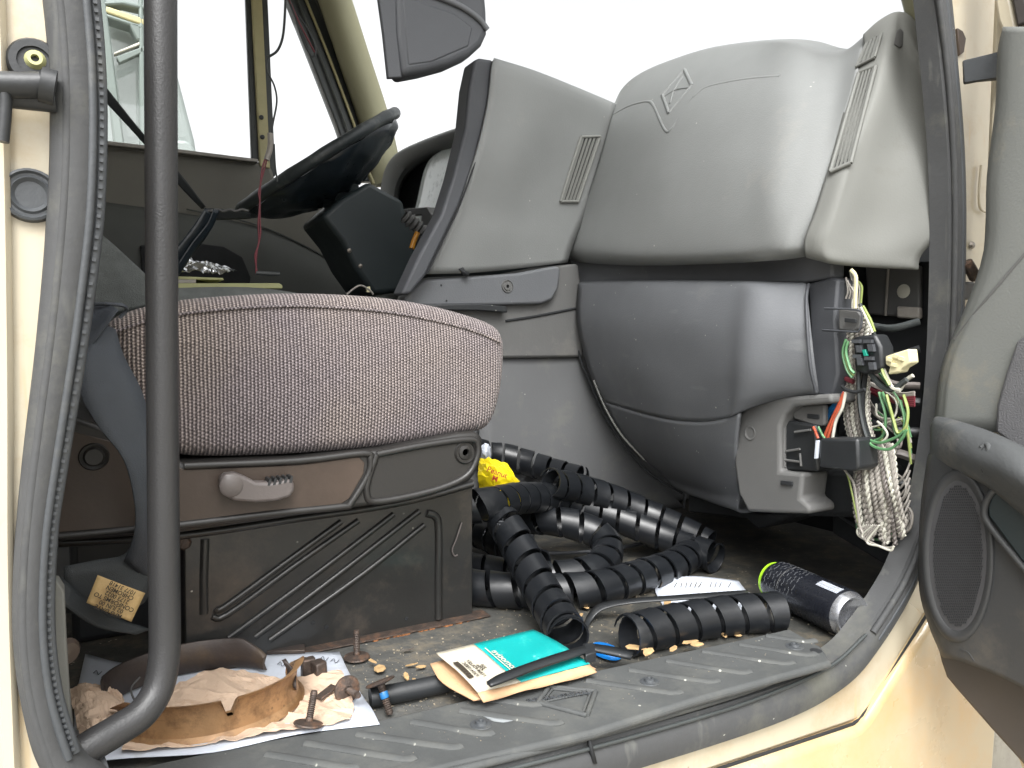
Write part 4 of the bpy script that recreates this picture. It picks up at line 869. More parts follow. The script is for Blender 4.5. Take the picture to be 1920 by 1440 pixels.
# ---- loose door wiring at the driver's window: part of the truck
hw = empty('hanging_wire', (.3, 1.9, .6), truck)
wy = 1.60
def hwt(pts, r, m, name='wire', Y=wy): tube(name, [at(x, y, Y=Y) for x, y in pts], r, m, hw, n=8, smoothn=5)
hwt([(536, -20), (534, 30), (530, 70), (520, 95), (503, 107)], .0026, M['frame'])
hwt([(503, 107), (500, 130), (514, 160), (519, 190), (512, 230), (508, 255)], .002, M['frame'])
hwt([(538, -10), (560, 40), (578, 75), (590, 98)], .002, M['wred'])
hwt([(540, -10), (556, 40), (570, 80), (585, 106), (592, 92), (580, 60), (560, 30)], .002, M['frame'])
hwt([(508, 262), (500, 290), (492, 315), (488, 350), (487, 400), (488, 440), (481, 475), (480, 512)], .0018, M['wred'])
hwt([(511, 262), (503, 290), (495, 320), (485, 360), (487, 378), (484, 420), (485, 455), (478, 480), (482, 510)], .0015, M['wred'])
hwt([(507, 250), (507, 275), (500, 300)], .006, M['wgrey'], 'wire_joint')
hwt([(514, 270), (516, 310), (520, 340)], .0018, M['frame'])
hwt([(480, 512), (500, 513), (524, 514)], .0045, M['frame'], 'fuse_holder')

# ================================================================== WIRING behind the glovebox
wh = empty('wiring_harness', (1.0, .75, .1), truck)
def wire(pts, r=.0016, m='wgrey', X=.98, name='wire', n=6):
    P = [at(p[0], p[1], X=(p[2] if len(p) > 2 else X)) for p in pts]
    tube(name, P, r, M[m], wh, n=n, smoothn=6)
def twisted(pts, r=.0016, pitch=.014, m='wgrey', X=.98, k=2, rad=None):
    P = spline([at(p[0], p[1], X=(p[2] if len(p) > 2 else X)) for p in pts], 14)
    T, N, B = frames(P); parts = []; rad = rad or r*1.05
    for s in range(k):
        d = 0; Q = []
        for i, p in enumerate(P):
            if i: d += (P[i]-P[i-1]).length
            a = 2*pi*d/pitch+2*pi*s/k; Q.append(p+N[i]*cos(a)*rad+B[i]*sin(a)*rad)
        parts.append(tube_data(Q, r, 6, smoothn=0))
    multi('twisted_wire', parts, M[m], wh)
M['wgd'] = material('dark_grey_wire', srgb(112, 106, 102), .5, .15, 40)
rnd = random.Random(3)
# upper trunk
for k in range(11):
    x = 1580+k*4.4; twisted([(x+10, 600+rnd.uniform(-6, 6)), (x+2, 650), (x+4, 720), (x+6, 790), (x+22, 850), (x+30, 900)], .0019, .013, 'wgrey' if k % 3 else 'wwhite', .985-.004*(k % 2))
wire([(1628, 640), (1622, 700), (1616, 760), (1622, 800), (1640, 850)], .004, 'vdark', .97)
wire([(1612, 640), (1610, 700), (1612, 760), (1622, 810), (1642, 860)], .003, 'frame', .965)
# fan of twisted pairs going down
for k in range(22):
    x0 = 1600+k*3.4; x1 = 1606+k*4.2+rnd.uniform(-8, 8)
    twisted([(x0, 832, .975), (x0+6, 870, .97-.003*(k % 3)), ((x0*.4+x1*.6), 920, .965-.004*(k % 3)), (x1, 965, .968), (x1+6+rnd.uniform(-10, 10), 1000+rnd.uniform(-22, 22), .975)], rnd.uniform(.0018, .0025), rnd.uniform(.012, .02), ['wgrey', 'wwhite', 'wgd', 'wgrey'][k % 4], k=2)
for k in range(7):
    wire([(1625+k*4, 985), (1608+k*3, 992+k*4), (1612+k*6, 1006+k*3), (1640+k*5, 1020+k*2), (1664+k*2, 1030-k)], .0015, 'wgrey' if k % 3 else 'wwhite', .96-.004*k)
wire([(1583, 880), (1600, 905), (1606, 940), (1612, 985), (1618, 1000)], .0018, 'wgrey', .95)
wire([(1585, 882), (1592, 900), (1605, 960), (1612, 990)], .0014, 'wlime', .95)
# loops on the right
for k in range(9):
    y = 880+k*14
    wire([(1660+rnd.uniform(-4, 4), y, 1.0), (1672, y+18, .995), (1684, y+24, .99), (1698, y+8, .99), (1706, y-12, 1.0)], .0016, 'wgrey', 1.0)
for k in range(7):
    wire([(1625, 715+k*3, 1.02), (1660, 730+k*3, 1.01), (1690, 738+k*3.4, 1.0), (1715, 736+k*4, 1.0)], .0022, 'wred' if k > 1 else 'wgrey', 1.0)
for k in range(4):
    wire([(1622, 735+k*4, 1.03), (1640, 765+k*4, 1.02), (1670, 788+k*3, 1.02), (1700, 780+k*4, 1.02)], .0018, 'wgrey', 1.0)
# green loops
gl = [[(1648, 735), (1660, 780), (1656, 815), (1640, 826), (1624, 826)], [(1654, 735), (1672, 780), (1680, 815), (1690, 818), (1696, 790), (1688, 750)],
      [(1662, 740), (1676, 790), (1684, 812), (1698, 800), (1702, 770), (1694, 740)], [(1622, 822), (1650, 830), (1680, 820), (1696, 808)], [(1622, 822), (1640, 838), (1668, 842), (1690, 824), (1700, 806)],
      [(1588, 640), (1582, 660), (1590, 690), (1600, 704)], [(1586, 636), (1580, 662), (1588, 694), (1598, 708)], [(1590, 640), (1586, 660), (1594, 690), (1602, 700)]]
for k, g_ in enumerate(gl): wire(g_, .0021, 'wgreen' if k % 3 != 2 else 'wlime', .95-.002*k)
wire([(1645, 790), (1656, 800), (1664, 816), (1650, 830), (1626, 828)], .0016, 'wwhite', .945)
wire([(1622, 800), (1640, 800), (1670, 790), (1700, 784)], .0014, 'wwhite', .985)
wire([(1668, 845), (1658, 860), (1655, 880), (1660, 895)], .0018, 'wwhite', .97); wire([(1670, 845), (1676, 865), (1674, 890)], .0015, 'wgrey', .98)
wire([(1650, 680), (1660, 700), (1672, 725), (1688, 732)], .003, 'wwhite', .96); wire([(1650, 676), (1656, 700), (1668, 722)], .0022, 'wlime', .955)
wire([(1632, 700), (1650, 722), (1672, 730), (1700, 712)], .004, 'frame', .962); wire([(1688, 730), (1700, 712), (1712, 704)], .003, 'wwhite', .97)
# dark looms and loose loops that fill the pocket
for k in range(8):
    y = 610+k*52; wire([(1570, y+rnd.uniform(-20, 20), 1.06), (1620, y+rnd.uniform(-30, 30), 1.04), (1670, y+rnd.uniform(-30, 30), 1.04), (1725, y+rnd.uniform(-20, 20), 1.06)], rnd.uniform(.004, .008), ['frame', 'black', 'wgd'][k % 3], 1.0)
for k in range(14):
    x = 1630+rnd.uniform(-10, 60); y = rnd.uniform(760, 1000); r_ = rnd.uniform(14, 34)
    wire([(x, y-r_, 1.0), (x+r_*.7, y-r_*.3, .99), (x+r_*.5, y+r_*.7, .985), (x-r_*.5, y+r_*.6, .99), (x-r_*.6, y-r_*.2, 1.0)], .0016, ['wgrey', 'wgreen', 'wgd', 'wwhite', 'wlime'][k % 5], 1.0)
for k in range(6):
    wire([(1640+k*3, 690+k*4, .99), (1664+k*4, 720+k*6, .985), (1690+k*2, 760+k*8, .985), (1708, 820+k*10, .99)], .0018, ['wgreen', 'wgrey', 'wlime'][k % 3], 1.0)
# top strands
for k in range(5):
    wire([(1594+k*4, 508+k*5), (1600+k*4, 540), (1598+k*4, 575), (1600+k*5, 600), (1606+k*6, 640)], .0018, ['wwhite', 'wgrey', 'frame', 'wgrey', 'wlime'][k], .99)
wire([(1596, 506), (1605, 520), (1604, 560), (1604, 578)], .0028, 'ivory', .955)
for k in range(4): wire([(1586+k*3, 520+k*6), (1590+k*5, 545+k*3), (1586+k*6, 560)], .0015, 'wgrey', .97)
wire([(1612, 570), (1628, 600), (1640, 630), (1650, 660)], .003, 'frame', .96); wire([(1618, 574), (1632, 600), (1640, 622)], .0022, 'wlime', .955); wire([(1614, 576), (1628, 604), (1636, 624)], .0018, 'wwhite', .953)
# orange / white pair to the relay, blue wrap
for k, (m_, dx) in enumerate((('worange', 0), ('wwhite', 5), ('worange', -4))):
    wire([(1584+dx*.3, 735), (1574+dx, 765), (1562+dx, 790), (1552+dx*1.8, 822)], .0024, m_, .945)
wire([(1584, 740), (1576, 750), (1564, 764), (1554, 772), (1548, 784)], .006, 'wblue', .965)
wire([(1525, 800), (1530, 812), (1534, 822)], .0022, 'worange', .93); wire([(1534, 800), (1540, 812), (1546, 822)], .0018, 'wgreen', .93)
wire([(1580, 706), (1590, 712), (1600, 716)], .004, 'wred', .975)
# connectors
cb = slab('black_connector', [at(x, y, X=.95) for x, y in [(1598, 632), (1640, 626), (1652, 650), (1655, 690), (1622, 702), (1602, 696)]], (.03, 0, 0), M['black'], wh, .004)
for a, b, c in ((1606, 640, 14), (1628, 640, 12), (1608, 668, 10), (1630, 672, 14)):
    multi('connector_rib', [box_data(at(a, b, X=.947), (0, .006, .0), (.003, 0, 0), (0, 0, .0025)), box_data(at(a+6, b+c, X=.947), (0, .004, 0), (.003, 0, 0), (0, .001, .005))], M['trim'], cb, smooth=False)
slab('connector_lock', [at(1616, 656, X=.944), at(1622, 655, X=.944), at(1626, 667, X=.944), at(1619, 668, X=.944)], (.004, 0, 0), material('green_lock', srgb(30, 140, 120), .4), cb, .0006)
ic = slab('ivory_connector', [at(x, y, X=.955) for x, y in [(1659, 668), (1684, 660), (1704, 654), (1707, 680), (1690, 690), (1686, 698), (1664, 702), (1668, 688), (1660, 684)]], (.02, 0, 0), M['ivory'], wh, .002)
for q in ((1668, 674), (1680, 668), (1676, 684), (1690, 672)): multi('connector_key', [box_data(at(*q, X=.953), (0, .0035, .001), (.002, 0, 0), (0, -.0005, .0022))], M['ivory'], ic, smooth=False)
tube('cable_tie', [at(1578, 724, X=.945), at(1590, 732, X=.945), at(1606, 735, X=.945), at(1622, 730, X=.945)], .0025, M['vdark'], wh, n=8)

# ================================================================== PASSENGER DOOR (open)
door = empty('passenger_door', (1.05, .2, -.2), truck)
# structural shell: steel outer skin + glass outside the frame
slab('door_shell', [(1.085, .575, 1.0), (1.085, .575, .2), (1.03, .56, .02), (1.02, .40, -.30), (1.05, -.45, -.32), (1.085, -.47, .9), (1.085, .3, 1.0)], (.05, 0, 0), M['cream'], door, .01)
Ue = [(1880, 50), (1870, 100), (1866, 200), (1850, 330), (1844, 470), (1808, 580), (1764, 690), (1750, 810)]
U = []
for (ex, ey) in Ue: U.append([(ex, ey, 1.04), (ex+3, ey, 1.014), (ex+14, ey, 1.004), (ex+40, ey, 1.0), (max(1990, ex+80), ey, 1.0), (2600, ey, 1.0)])
dtp = patch('door_trim_panel', [row(r) for r in U], M['doorlight'], door, nu=4, nv=4, thick=.01, soff=-1)
tube('panel_shadow_line', [on(dtp, x, y, 0) for x, y in [(1790, 636), (1850, 560), (1920, 478), (1960, 430)]], .002, M['slate2'], door, n=6)
slab('door_insert', [at(x, y, X=.992) for x, y in [(1960, 600), (1905, 640), (1885, 700), (1868, 760), (1865, 810), (1920, 850), (2200, 900), (2200, 600)]], (.02, 0, 0), M['carpet'], door, .004, bseg=3)
AR = [[(1748, 790, 1.0), (1756, 781, .985), (1790, 787, .96), (1850, 806, .945), (1910, 832, .935), (2000, 880, .93), (2400, 1000, .93)],
      [(1744, 800, .975), (1754, 796, .96), (1790, 806, .935), (1850, 826, .92), (1910, 855, .905), (2000, 905, .90), (2400, 1030, .90)],
      [(1744, 840, .965), (1752, 842, .95), (1790, 852, .925), (1850, 874, .905), (1910, 905, .89), (2000, 960, .885), (2400, 1090, .885)],
      [(1740, 868, .975), (1750, 872, .965), (1790, 884, .95), (1850, 912, .935), (1910, 960, .925), (2000, 1020, .92), (2400, 1150, .92)]]
arm_ = patch('armrest', [row(r) for r in AR], M['doorarm'], door, nu=5, nv=5, thick=.02, soff=-1)
tube('pull_recess', [on(arm_, x, y, -.0015) for x, y in [(1838, 838), (1848, 832), (1852, 842), (1844, 888)]], .003, M['doorarm'], door, n=8)
slab('pull_slot', [on(arm_, x, y, .0006) for x, y in [(1841, 843), (1847, 838), (1850, 846), (1844, 886), (1840, 880)]], (.004, 0, 0), M['vdark'], door, 0)
Le = [(1740, 850), (1727, 940), (1722, 1030), (1724, 1110), (1742, 1175), (1766, 1232)]
LP = []
for k_, (ex, ey) in enumerate(Le):
    sl_ = .35+.1*k_/5; dz = lambda x: (x-ex)*sl_
    LP.append([(ex, ey, .985), (ex+4, ey+2, .962), (ex+14, ey+dz(ex+14)*.5, .952), (ex+50, ey+dz(ex+50)*.6, .948), (ex+130, ey+dz(ex+130)*.8, .948), (ex+250, ey+dz(ex+250), .948), (2500, ey+dz(2500), .948)])
ltp = patch('lower_trim_panel', [row(r) for r in LP], M['doorlow'], door, nu=5, nv=5, thick=.012, soff=-1)
slab('door_bottom_edge', [at(x, y, X=.985) for x, y in [(1745, 1170), (1762, 1240), (1772, 1270), (1790, 1292), (1860, 1372), (1920, 1438), (1990, 1510), (2400, 1750), (2400, 1300), (1900, 1150)]], (.03, 0, 0), M['doorshell'], door, .006)
# speaker
sc_ = at(1796, 1040, X=.942)
def ell(rx, rz, X, n=40, cx=1796, cy=1042): 
    return [at(cx+rx*cos(2*pi*k/n), cy+rz*sin(2*pi*k/n), X=X) for k in range(n)]
def rg_(rx, rz, off): return [on(ltp, 1796+rx*cos(2*pi*k/40), 1042+rz*sin(2*pi*k/40), off) for k in range(40)]
rings = [ell(69, 164, .949), ell(66, 160, .9435), ell(60, 151, .943), ell(53, 140, .946)]
V = sum(rings, []); n_ = 40; F = []
for i in range(3):
    for k in range(n_): F.append((i*n_+k, i*n_+(k+1) % n_, (i+1)*n_+(k+1) % n_, (i+1)*n_+k))
spk = obj('speaker_surround', V, F, M['doorlow'], door)
gr = ell(54, 141, .9455)
obj('speaker_grille', gr, [tuple(range(n_))], M['grille'], spk, smooth=False, solid=.004)
dots = []
for j in range(-26, 27):
    for i in range(-13, 14):
        x = 1796+i*3.6+(j % 2)*1.8+j*.5; y = 1042+j*5.0
        if ((x-1796)/46)**2+((y-1042)/132)**2 < 1:
            dots.append(box_data(at(x, y, X=.9445), (0, .0005, 0), (.0004, 0, 0), (0, 0, .0009)))
multi('grille_dots', dots, M['vdark'], spk, smooth=False)
slab('door_pocket', [at(x, y, X=.94) for x, y in [(1862, 918), (1850, 950), (1852, 968), (1920, 1060), (2000, 1150), (2300, 1300), (2300, 1100), (2000, 1000), (1925, 958), (1890, 922)]], (.01, 0, 0), M['coldark'], door, .003)
tube('pocket_edge', [at(x, y, X=.938) for x, y in [(1880, 905), (1858, 925), (1846, 952), (1852, 980), (1900, 1042), (1960, 1110), (2060, 1210)]], .004, M['doorlow'], door, n=8)
tube('trim_fold', [on(ltp, x, y, -.0012) for x, y in [(1800, 1218), (1815, 1224), (1826, 1240)]], .002, M['doorlow'], door, n=6)
# check strap and hinge
slab('check_strap', [at(1804, 112, Y=DY-.01), at(1868, 98, Y=DY-.06), at(1900, 92, Y=DY-.07), at(1900, 150, Y=DY-.07), at(1868, 146, Y=DY-.06), at(1806, 158, Y=DY-.01)], (.006, .003, 0), M['seallip'], door, .003)
tube('hinge_pin', [at(1812, 492, Y=DY-.012), at(1822, 508, Y=DY-.014), at(1828, 520, Y=DY-.012)], .008, M['rust'], hj)
slab('hinge_plate', [at(1798, 528, Y=DY-.008), at(1830, 528, Y=DY-.008), at(1828, 562, Y=DY-.008), at(1798, 562, Y=DY-.008)], (0, .006, 0), M['slate2'], hj, .003)
lathe('hinge_bolt', [(0, .004), (.004, .003), (.006, 0)], at(1822, 460, Y=DY+.002), (0, -1, 0), M['steel'], hj, n=8)
tube('hinge_pillar_fold', [at(1840, 310, Y=DY-.001), at(1836, 360, Y=DY-.001), at(1838, 390, Y=DY-.001), at(1850, 398, Y=DY-.001)], .002, M['cream'], hj)
slab('weather_flap', [at(1796, 52, Y=DY), at(1806, 58, Y=DY), at(1812, 72, Y=DY), at(1808, 98, Y=DY), at(1800, 104, Y=DY)], (0, .004, 0), M['brown'], hj, .001)
slab('door_window_frame', [at(1838, -160, X=1.06), at(1862, -160, X=1.06), at(1908, 60, X=1.06), at(1892, 92, X=1.06), at(1870, 40, X=1.06)], (.02, 0, 0), M['cream'], door, .004)
slab('door_window_channel', [at(1866, -160, X=1.055), at(1890, -160, X=1.055), at(1932, 40, X=1.055), at(1906, 50, X=1.055)], (.02, 0, 0), M['doorshell'], door, .003)

# ================================================================== LOOSE THINGS
def thing(name, loc, label, cat, group=None): return tag(empty(name, loc), label, cat, group)
def Z(x, y, z=0.0): return at(x, y, Z=z)
# ---- spiral cable wrap
def spiral(pts, R=.027, pitch=.039, width=.031, th=.0016, start=0, n=18, sn=10):
    P = spline(pts, sn)
    # resample evenly
    L_ = [0]
    for i in range(1, len(P)): L_.append(L_[-1]+(P[i]-P[i-1]).length)
    tot = L_[-1]; ds = pitch/n; m = int(tot/ds); Q = []; j = 0
    for k in range(m+1):
        d = k*ds
        while j < len(L_)-2 and L_[j+1] < d: j += 1
        f = (d-L_[j])/max(1e-9, L_[j+1]-L_[j]); Q.append(P[j].lerp(P[j+1], f))
    T, N, B = frames(Q)
    for _ in range(3): T = [(T[max(i-1, 0)]+T[i]*2+T[min(i+1, m)]).normalized() for i in range(m+1)]
    V = []; F = []; hw_ = width/2; ext = int(hw_/ds)
    def frame_at(d):
        f = min(max(d/ds, 0), m-1e-6); i0 = int(f); i1 = min(i0+1, m); f -= i0
        return Q[i0].lerp(Q[i1], f), T[i0], N[i0].lerp(N[i1], f), B[i0].lerp(B[i1], f)
    cnt = 0
    for k in range(-ext, m+ext+1):
        a = start+2*pi*k/n
        for s_, rr in ((-1, R-.0004), (0, R), (1, R+.0008), (1, R-th), (0, R-th-.0004), (-1, R-th-.0006)):
            c_, t_, n_, b_ = frame_at(min(max(k*ds+s_*hw_, 0), m*ds))
            V.append(c_+(n_*cos(a)+b_*sin(a))*rr)
        cnt += 1
    for k in range(cnt-1):
        for j2 in range(6): F.append((k*6+j2, k*6+(j2+1) % 6, (k+1)*6+(j2+1) % 6, (k+1)*6+j2))
    return V, F
def hose(pts, label, **k):
    P = [Z(x, y, z) for x, y, z in pts]; V, F = spiral(P, **k)
    o = obj('spiral_hose_wrap', V, F, M['hose']); 
    bm = bmesh.new(); bm.from_mesh(o.data); bmesh.ops.recalc_face_normals(bm, faces=bm.faces); bm.to_mesh(o.data); bm.free()
    o.data.set_sharp_from_angle(angle=radians(40))
    tag(o, label, 'hose wrap', 'black spiral hose wraps on the cab floor'); return o
hose([(1176, 1192, .0265), (1240, 1176, .0265), (1310, 1162, .0265), (1385, 1152, .0265), (1462, 1146, .0265)], 'short straight piece of black spiral hose wrap lying beside the sill next to the can', start=1.0)
hose([(942, 975, .125), (958, 1000, .11), (990, 1060, .075), (1022, 1120, .045), (1050, 1165, .031), (1066, 1196, .027)], 'black spiral hose wrap end pointing down onto the teal and white box', start=.4)
hose([(870, 835, .19), (925, 848, .17), (985, 866, .15), (1040, 884, .135), (1092, 900, .125)], 'black spiral hose wrap end lying highest against the grey tunnel behind the yellow wrapper', start=2.0)
hose([(860, 950, .15), (915, 946, .15), (975, 934, .14), (1045, 936, .115), (1120, 958, .088), (1200, 988, .062), (1275, 1018, .040), (1345, 1048, .0268)], 'long front strand of black spiral wrap ending in the rightmost open end', start=0)
hose([(1030, 905, .155), (1085, 916, .135), (1150, 936, .11), (1220, 966, .08), (1290, 1000, .055), (1330, 1022, .04)], 'black spiral hose wrap strand running along the tunnel side behind the long front strand', start=1.2)
hose([(960, 975, .075), (1020, 974, .085), (1080, 985, .078), (1125, 1005, .062), (1140, 1034, .045), (1118, 1066, .035), (1060, 1082, .03), (990, 1082, .028), (900, 1070, .028), (840, 1060, .028)], 'small inner loop of black spiral hose wrap curling back toward the seat base', start=.8)
hose([(1302, 1034, .03), (1262, 1060, .028), (1200, 1080, .0275), (1130, 1100, .0275), (1060, 1108, .0275), (980, 1108, .0275), (900, 1102, .0275), (830, 1092, .0275)], 'lower strand of black spiral hose wrap along the floor in front of the small loop', start=.2)
hose([(840, 985, .05), (900, 1000, .05), (960, 1030, .04), (1010, 1060, .03)], 'black spiral hose wrap piece half hidden beneath the strand that points at the box', start=2.2)
# thin black cable loops in the middle of the coil
o = tube('black_cable', [Z(880, 1020, .01), Z(960, 1034, .01), Z(1080, 1036, .01), Z(1180, 1024, .01), Z(1250, 1004, .012)], .0035, M['trim'], None, n=8)
tag(o, 'thin black cable lying on the floor through the middle of the hose loops', 'cable')
cbl = []
for k in range(9): cbl.append(tube_data([Z(880, 975+k*6, .045-k*.003), Z(930, 968+k*5.4, .052-k*.003), Z(985, 972+k*6, .05-k*.003), Z(1000, 1000+k*5, .036-k*.003)], .0028, 8, smoothn=5))
o = multi('cable_bundle', cbl, M['trim']); tag(o, 'bundle of thin black cables by the seat base under the hose wraps', 'cable')
# bottle-like black lump under the coil (dark floor tray)
# ---- strap arcs on the floor
o = patch('black_strap', [[Z(1092, 1196, .004), Z(1098, 1160, .006), Z(1122, 1132, .02), Z(1180, 1122, .03), Z(1260, 1116, .035), Z(1340, 1110, .035), Z(1402, 1106, .03)],
                          [Z(1100, 1196, .004), Z(1107, 1166, .006), Z(1130, 1142, .02), Z(1184, 1130, .03), Z(1262, 1124, .035), Z(1342, 1119, .035), Z(1404, 1112, .03)]], M['black'], None, nu=6, nv=2, thick=.002)
tag(o, 'thin black plastic strap curving over the folded white leaflet', 'strap')
# ---- leaflet
lf = thing('leaflet', Z(1310, 1130, .002), 'white printed leaflet on the floor behind the short hose wrap', 'leaflet')
V, F, uv = patch_data([[Z(1238, 1086, .012), Z(1300, 1080, .018), Z(1384, 1088, .006)], [Z(1228, 1104, .006), Z(1310, 1104, .01), Z(1398, 1106, .004)], [Z(1240, 1130, .003), Z(1320, 1128, .003), Z(1418, 1122, .003)], [Z(1262, 1166, .002), Z(1340, 1166, .002), Z(1424, 1160, .002)]])
obj('sheet', V, F, M['white'], lf, uvs=uv, solid=.0008)
pr_ = []
rr = random.Random(5)
for k in range(16):
    x = 1242+k*9.2; a = Z(x, 1092, .019); b = Z(x-4+rr.uniform(-2, 2), 1101, .0155)
    if rr.random() < .85: pr_.append(box_data((a+b)/2, (b-a)/2, Vector((1, -.4, 0)).normalized()*.0006, (0, 0, .0003)))
multi('printed_lines', pr_, M['ink'], lf, smooth=False)
# ---- teal and white flattened box
bx = thing('flat_parts_box', Z(960, 1240, 0), 'flattened teal and white cardboard parts box on the floor beside the sill', 'box')
q = [(795, 1240), (868, 1208), (980, 1182), (1030, 1214), (1105, 1246), (1085, 1256), (1000, 1272), (895, 1300)]
c0, c1, c2, c3 = Z(818, 1224, .045), Z(1000, 1180, .035), Z(1106, 1244, .028), Z(896, 1298, .03)
def bp(s, t, dz=0): 
    p = c0.lerp(c1, s).lerp(c3.lerp(c2, s), t); return p+Vector((0, 0, dz+.003*sin(s*7+t*2)*sin(t*3.1)))
sp = .36
def panel(name, s0, s1, m, dz, t0=0, t1=1):
    rws_ = [[bp(s0+(s1-s0)*i/4, t0+(t1-t0)*j/4, dz) for i in range(5)] for j in range(5)]
    return patch(name, rws_, m, bx, nu=3, nv=3, thick=.0012, soff=-1)
panel('white_panel', 0, sp, M['carton'], 0)
tealp = panel('teal_panel', sp, 1, M['teal'], 0)
patch('bottom_flap', [[bp(-.05, -.02, -.012), bp(.2, 0, -.010), bp(.6, 0, -.008), bp(1.0, .05, -.010)], [bp(-.085, .4, -.014), bp(.3, .5, -.010), bp(.7, .5, -.010), bp(1.02, .6, -.010)], [bp(-.02, .96, -.010), bp(.3, 1.0, -.010), bp(.68, 1.0, -.008), bp(1.06, 1.0, -.008)]], M['cartonb'], bx, nu=4, nv=4, thick=.0015)
patch('torn_edge', [[bp(x/6, .985+.02*(x % 2), -.001) for x in range(7)], [bp(x/6+.01, 1.07+.03*((x+1) % 2), -.006-.003*(x % 2)) for x in range(7)]], M['cartonb'], bx, nu=4, nv=2, thick=.001)
bdir = (c3-c0); sdir = (c1-c0)
text('lettering', '350\n4796\n1TRM PULLEY', .006, bp(.17, .60, .0022), -bdir, sdir, M['ink'], bx, .0001)
text('lettering', 'P3941785C', .0065, bp(.085, .60, .0022), -bdir, sdir, M['ink'], bx, .0001)
brs = []
for k in range(22):
    w_ = .0003+.0006*((k*7) % 3); p = bp(.035, .38+k*.018, .0022); brs.append(box_data(p, bdir.normalized()*w_, sdir.normalized()*.0035, (0, 0, .0001)))
multi('barcode', brs, M['ink'], bx, smooth=False)
text('lettering', 'automotive', .012, bp(.44, .56, .0022), -bdir, sdir, M['carton'], tealp, .0001)
brs = [box_data(bp(.395, .5, .002), bdir.normalized()*.03, sdir.normalized()*.0007, (0, 0, .0001))]
multi('print_rule', brs, M['carton'], tealp, smooth=False)
# ---- plastic strap tie over the box
a0 = [Z(912, 1278, .042), Z(940, 1262, .043), Z(1010, 1236, .042), Z(1080, 1214, .040), Z(1110, 1208, .036)]
a1 = [Z(920, 1284, .042), Z(948, 1274, .043), Z(1016, 1248, .042), Z(1084, 1227, .040), Z(1112, 1218, .036)]
st = thing('strap_tie', Z(1050, 1240, .0), 'broad black plastic tie with buckle lying across the teal and white box', 'cable tie')
patch('tie_strap', [a0, a1], M['black'], st, nu=5, nv=2, thick=.003)
patch('tie_strap', [[Z(1108, 1206, .034), Z(1150, 1212, .028), Z(1188, 1222, .022)], [Z(1108, 1216, .034), Z(1146, 1224, .028), Z(1184, 1232, .022)]], M['black'], st, nu=4, nv=2, thick=.004)
slab('buckle', [Z(1092, 1206, .038), Z(1112, 1204, .038), Z(1118, 1222, .038), Z(1098, 1228, .038)], (0, 0, -.012), M['black'], st, .0015)
# ---- blue cap
V, F = lathe_data([(0, .006), (.014, .006), (.016, .004), (.016, 0)], Z(1136, 1224, .004), (0, 0, 1), n=24)
cpt = Z(1136, 1224, .004); V = [Vector(((v.x-cpt.x)*.95+cpt.x, (v.y-cpt.y)*1.6+cpt.y, v.z)) for v in V]
tag(obj('blue_cap', V, F, M['blue']), 'bright blue oval plastic cap under the black tie', 'cap')
# ---- drink can
ca, cbb = Z(1438, 1082, .034), Z(1600, 1156, .033); ax = (cbb-ca)
Lc = .163; axn = ax.normalized(); ca = cbb-axn*Lc
can = thing('drink_can', (ca+cbb)/2-Vector((0, 0, .033)), 'black tall drink can with bare metal base and lime rim lying by the right seal', 'can')
lathe('can_body', [(.0285, .006), (.0325, .014), (.033, .02), (.033, Lc-.018), (.0325, Lc-.013), (.0315, Lc-.010)], ca, axn, M['can'], can, n=40)
lathe('can_base', [(.0315, Lc-.010), (.029, Lc-.003), (.0265, Lc+.001), (.0245, Lc), (.022, Lc-.005), (.012, Lc-.010), (0, Lc-.012)], ca, axn, M['alu'], can, n=40)
lathe('can_rim', [(.0285, .006), (.0278, .003), (.0282, .0005), (.0268, 0), (.026, .004), (0, .004)], ca, axn, M['lime'], can, n=40)
cp = []
side = Vector((-axn.y, axn.x, 0)) * -1
for k in range(9):      # fine print running round the can, seen as short white dashes
    for j in range(16):
        if (k*5+j*3) % 4 == 0: continue
        ang = radians(8+j*8); e = (side*cos(ang)+Vector((0, 0, 1))*sin(ang)); e2 = axn.cross(e)
        cp.append(box_data(ca+axn*(.018+k*.0075+(.0015*(j % 2)))+e*.0331, axn*.0004, e2*(.0012+.0008*((k+j) % 3)), e*.0001))
multi('small_print', cp, M['slate'], can, smooth=False)
ang = radians(62); lb = []
for sgn_ in range(6):
    e = side*cos(ang+sgn_*.07)+Vector((0, 0, 1))*sin(ang+sgn_*.07); lb.append(box_data(ca+axn*(Lc-.034)+e*.0331, axn*.020, axn.cross(e)*(.0006+.0003*(sgn_ % 2)), e*.00015))
multi('barcode', lb, M['white'], can, smooth=False)
lathe('print_ring', [(.03315, .046), (.0333, .0465), (.03315, .047)], ca, axn, M['slate2'], can, n=40, a0=0, a1=2*pi)

# ---- papers on the left
wp_ = thing('white_paper', Z(430, 1330, .001), 'large white sheet of paper spread under the metal clamp band', 'paper')
rows = [[Z(160, 1226, .006), Z(250, 1244, .004), Z(400, 1232, .004), Z(540, 1224, .004), Z(636, 1222, .004)],
        [Z(150, 1270, .004), Z(250, 1290, .003), Z(400, 1280, .003), Z(550, 1265, .003), Z(655, 1262, .006)],
        [Z(140, 1320, .003), Z(250, 1345, .003), Z(400, 1335, .003), Z(560, 1320, .003), Z(680, 1305, .008)],
        [Z(140, 1390, .014), Z(250, 1405, .014), Z(400, 1388, .014), Z(560, 1366, .014), Z(698, 1330, .018)],
        [Z(150, 1430, .0135), Z(240, 1421, .0135), Z(400, 1410, .0135), Z(560, 1376, .0135), Z(712, 1358, .0135)]]
patch('sheet', rows, M['white'], wp_, nu=5, nv=5, thick=.0006)
scr = []
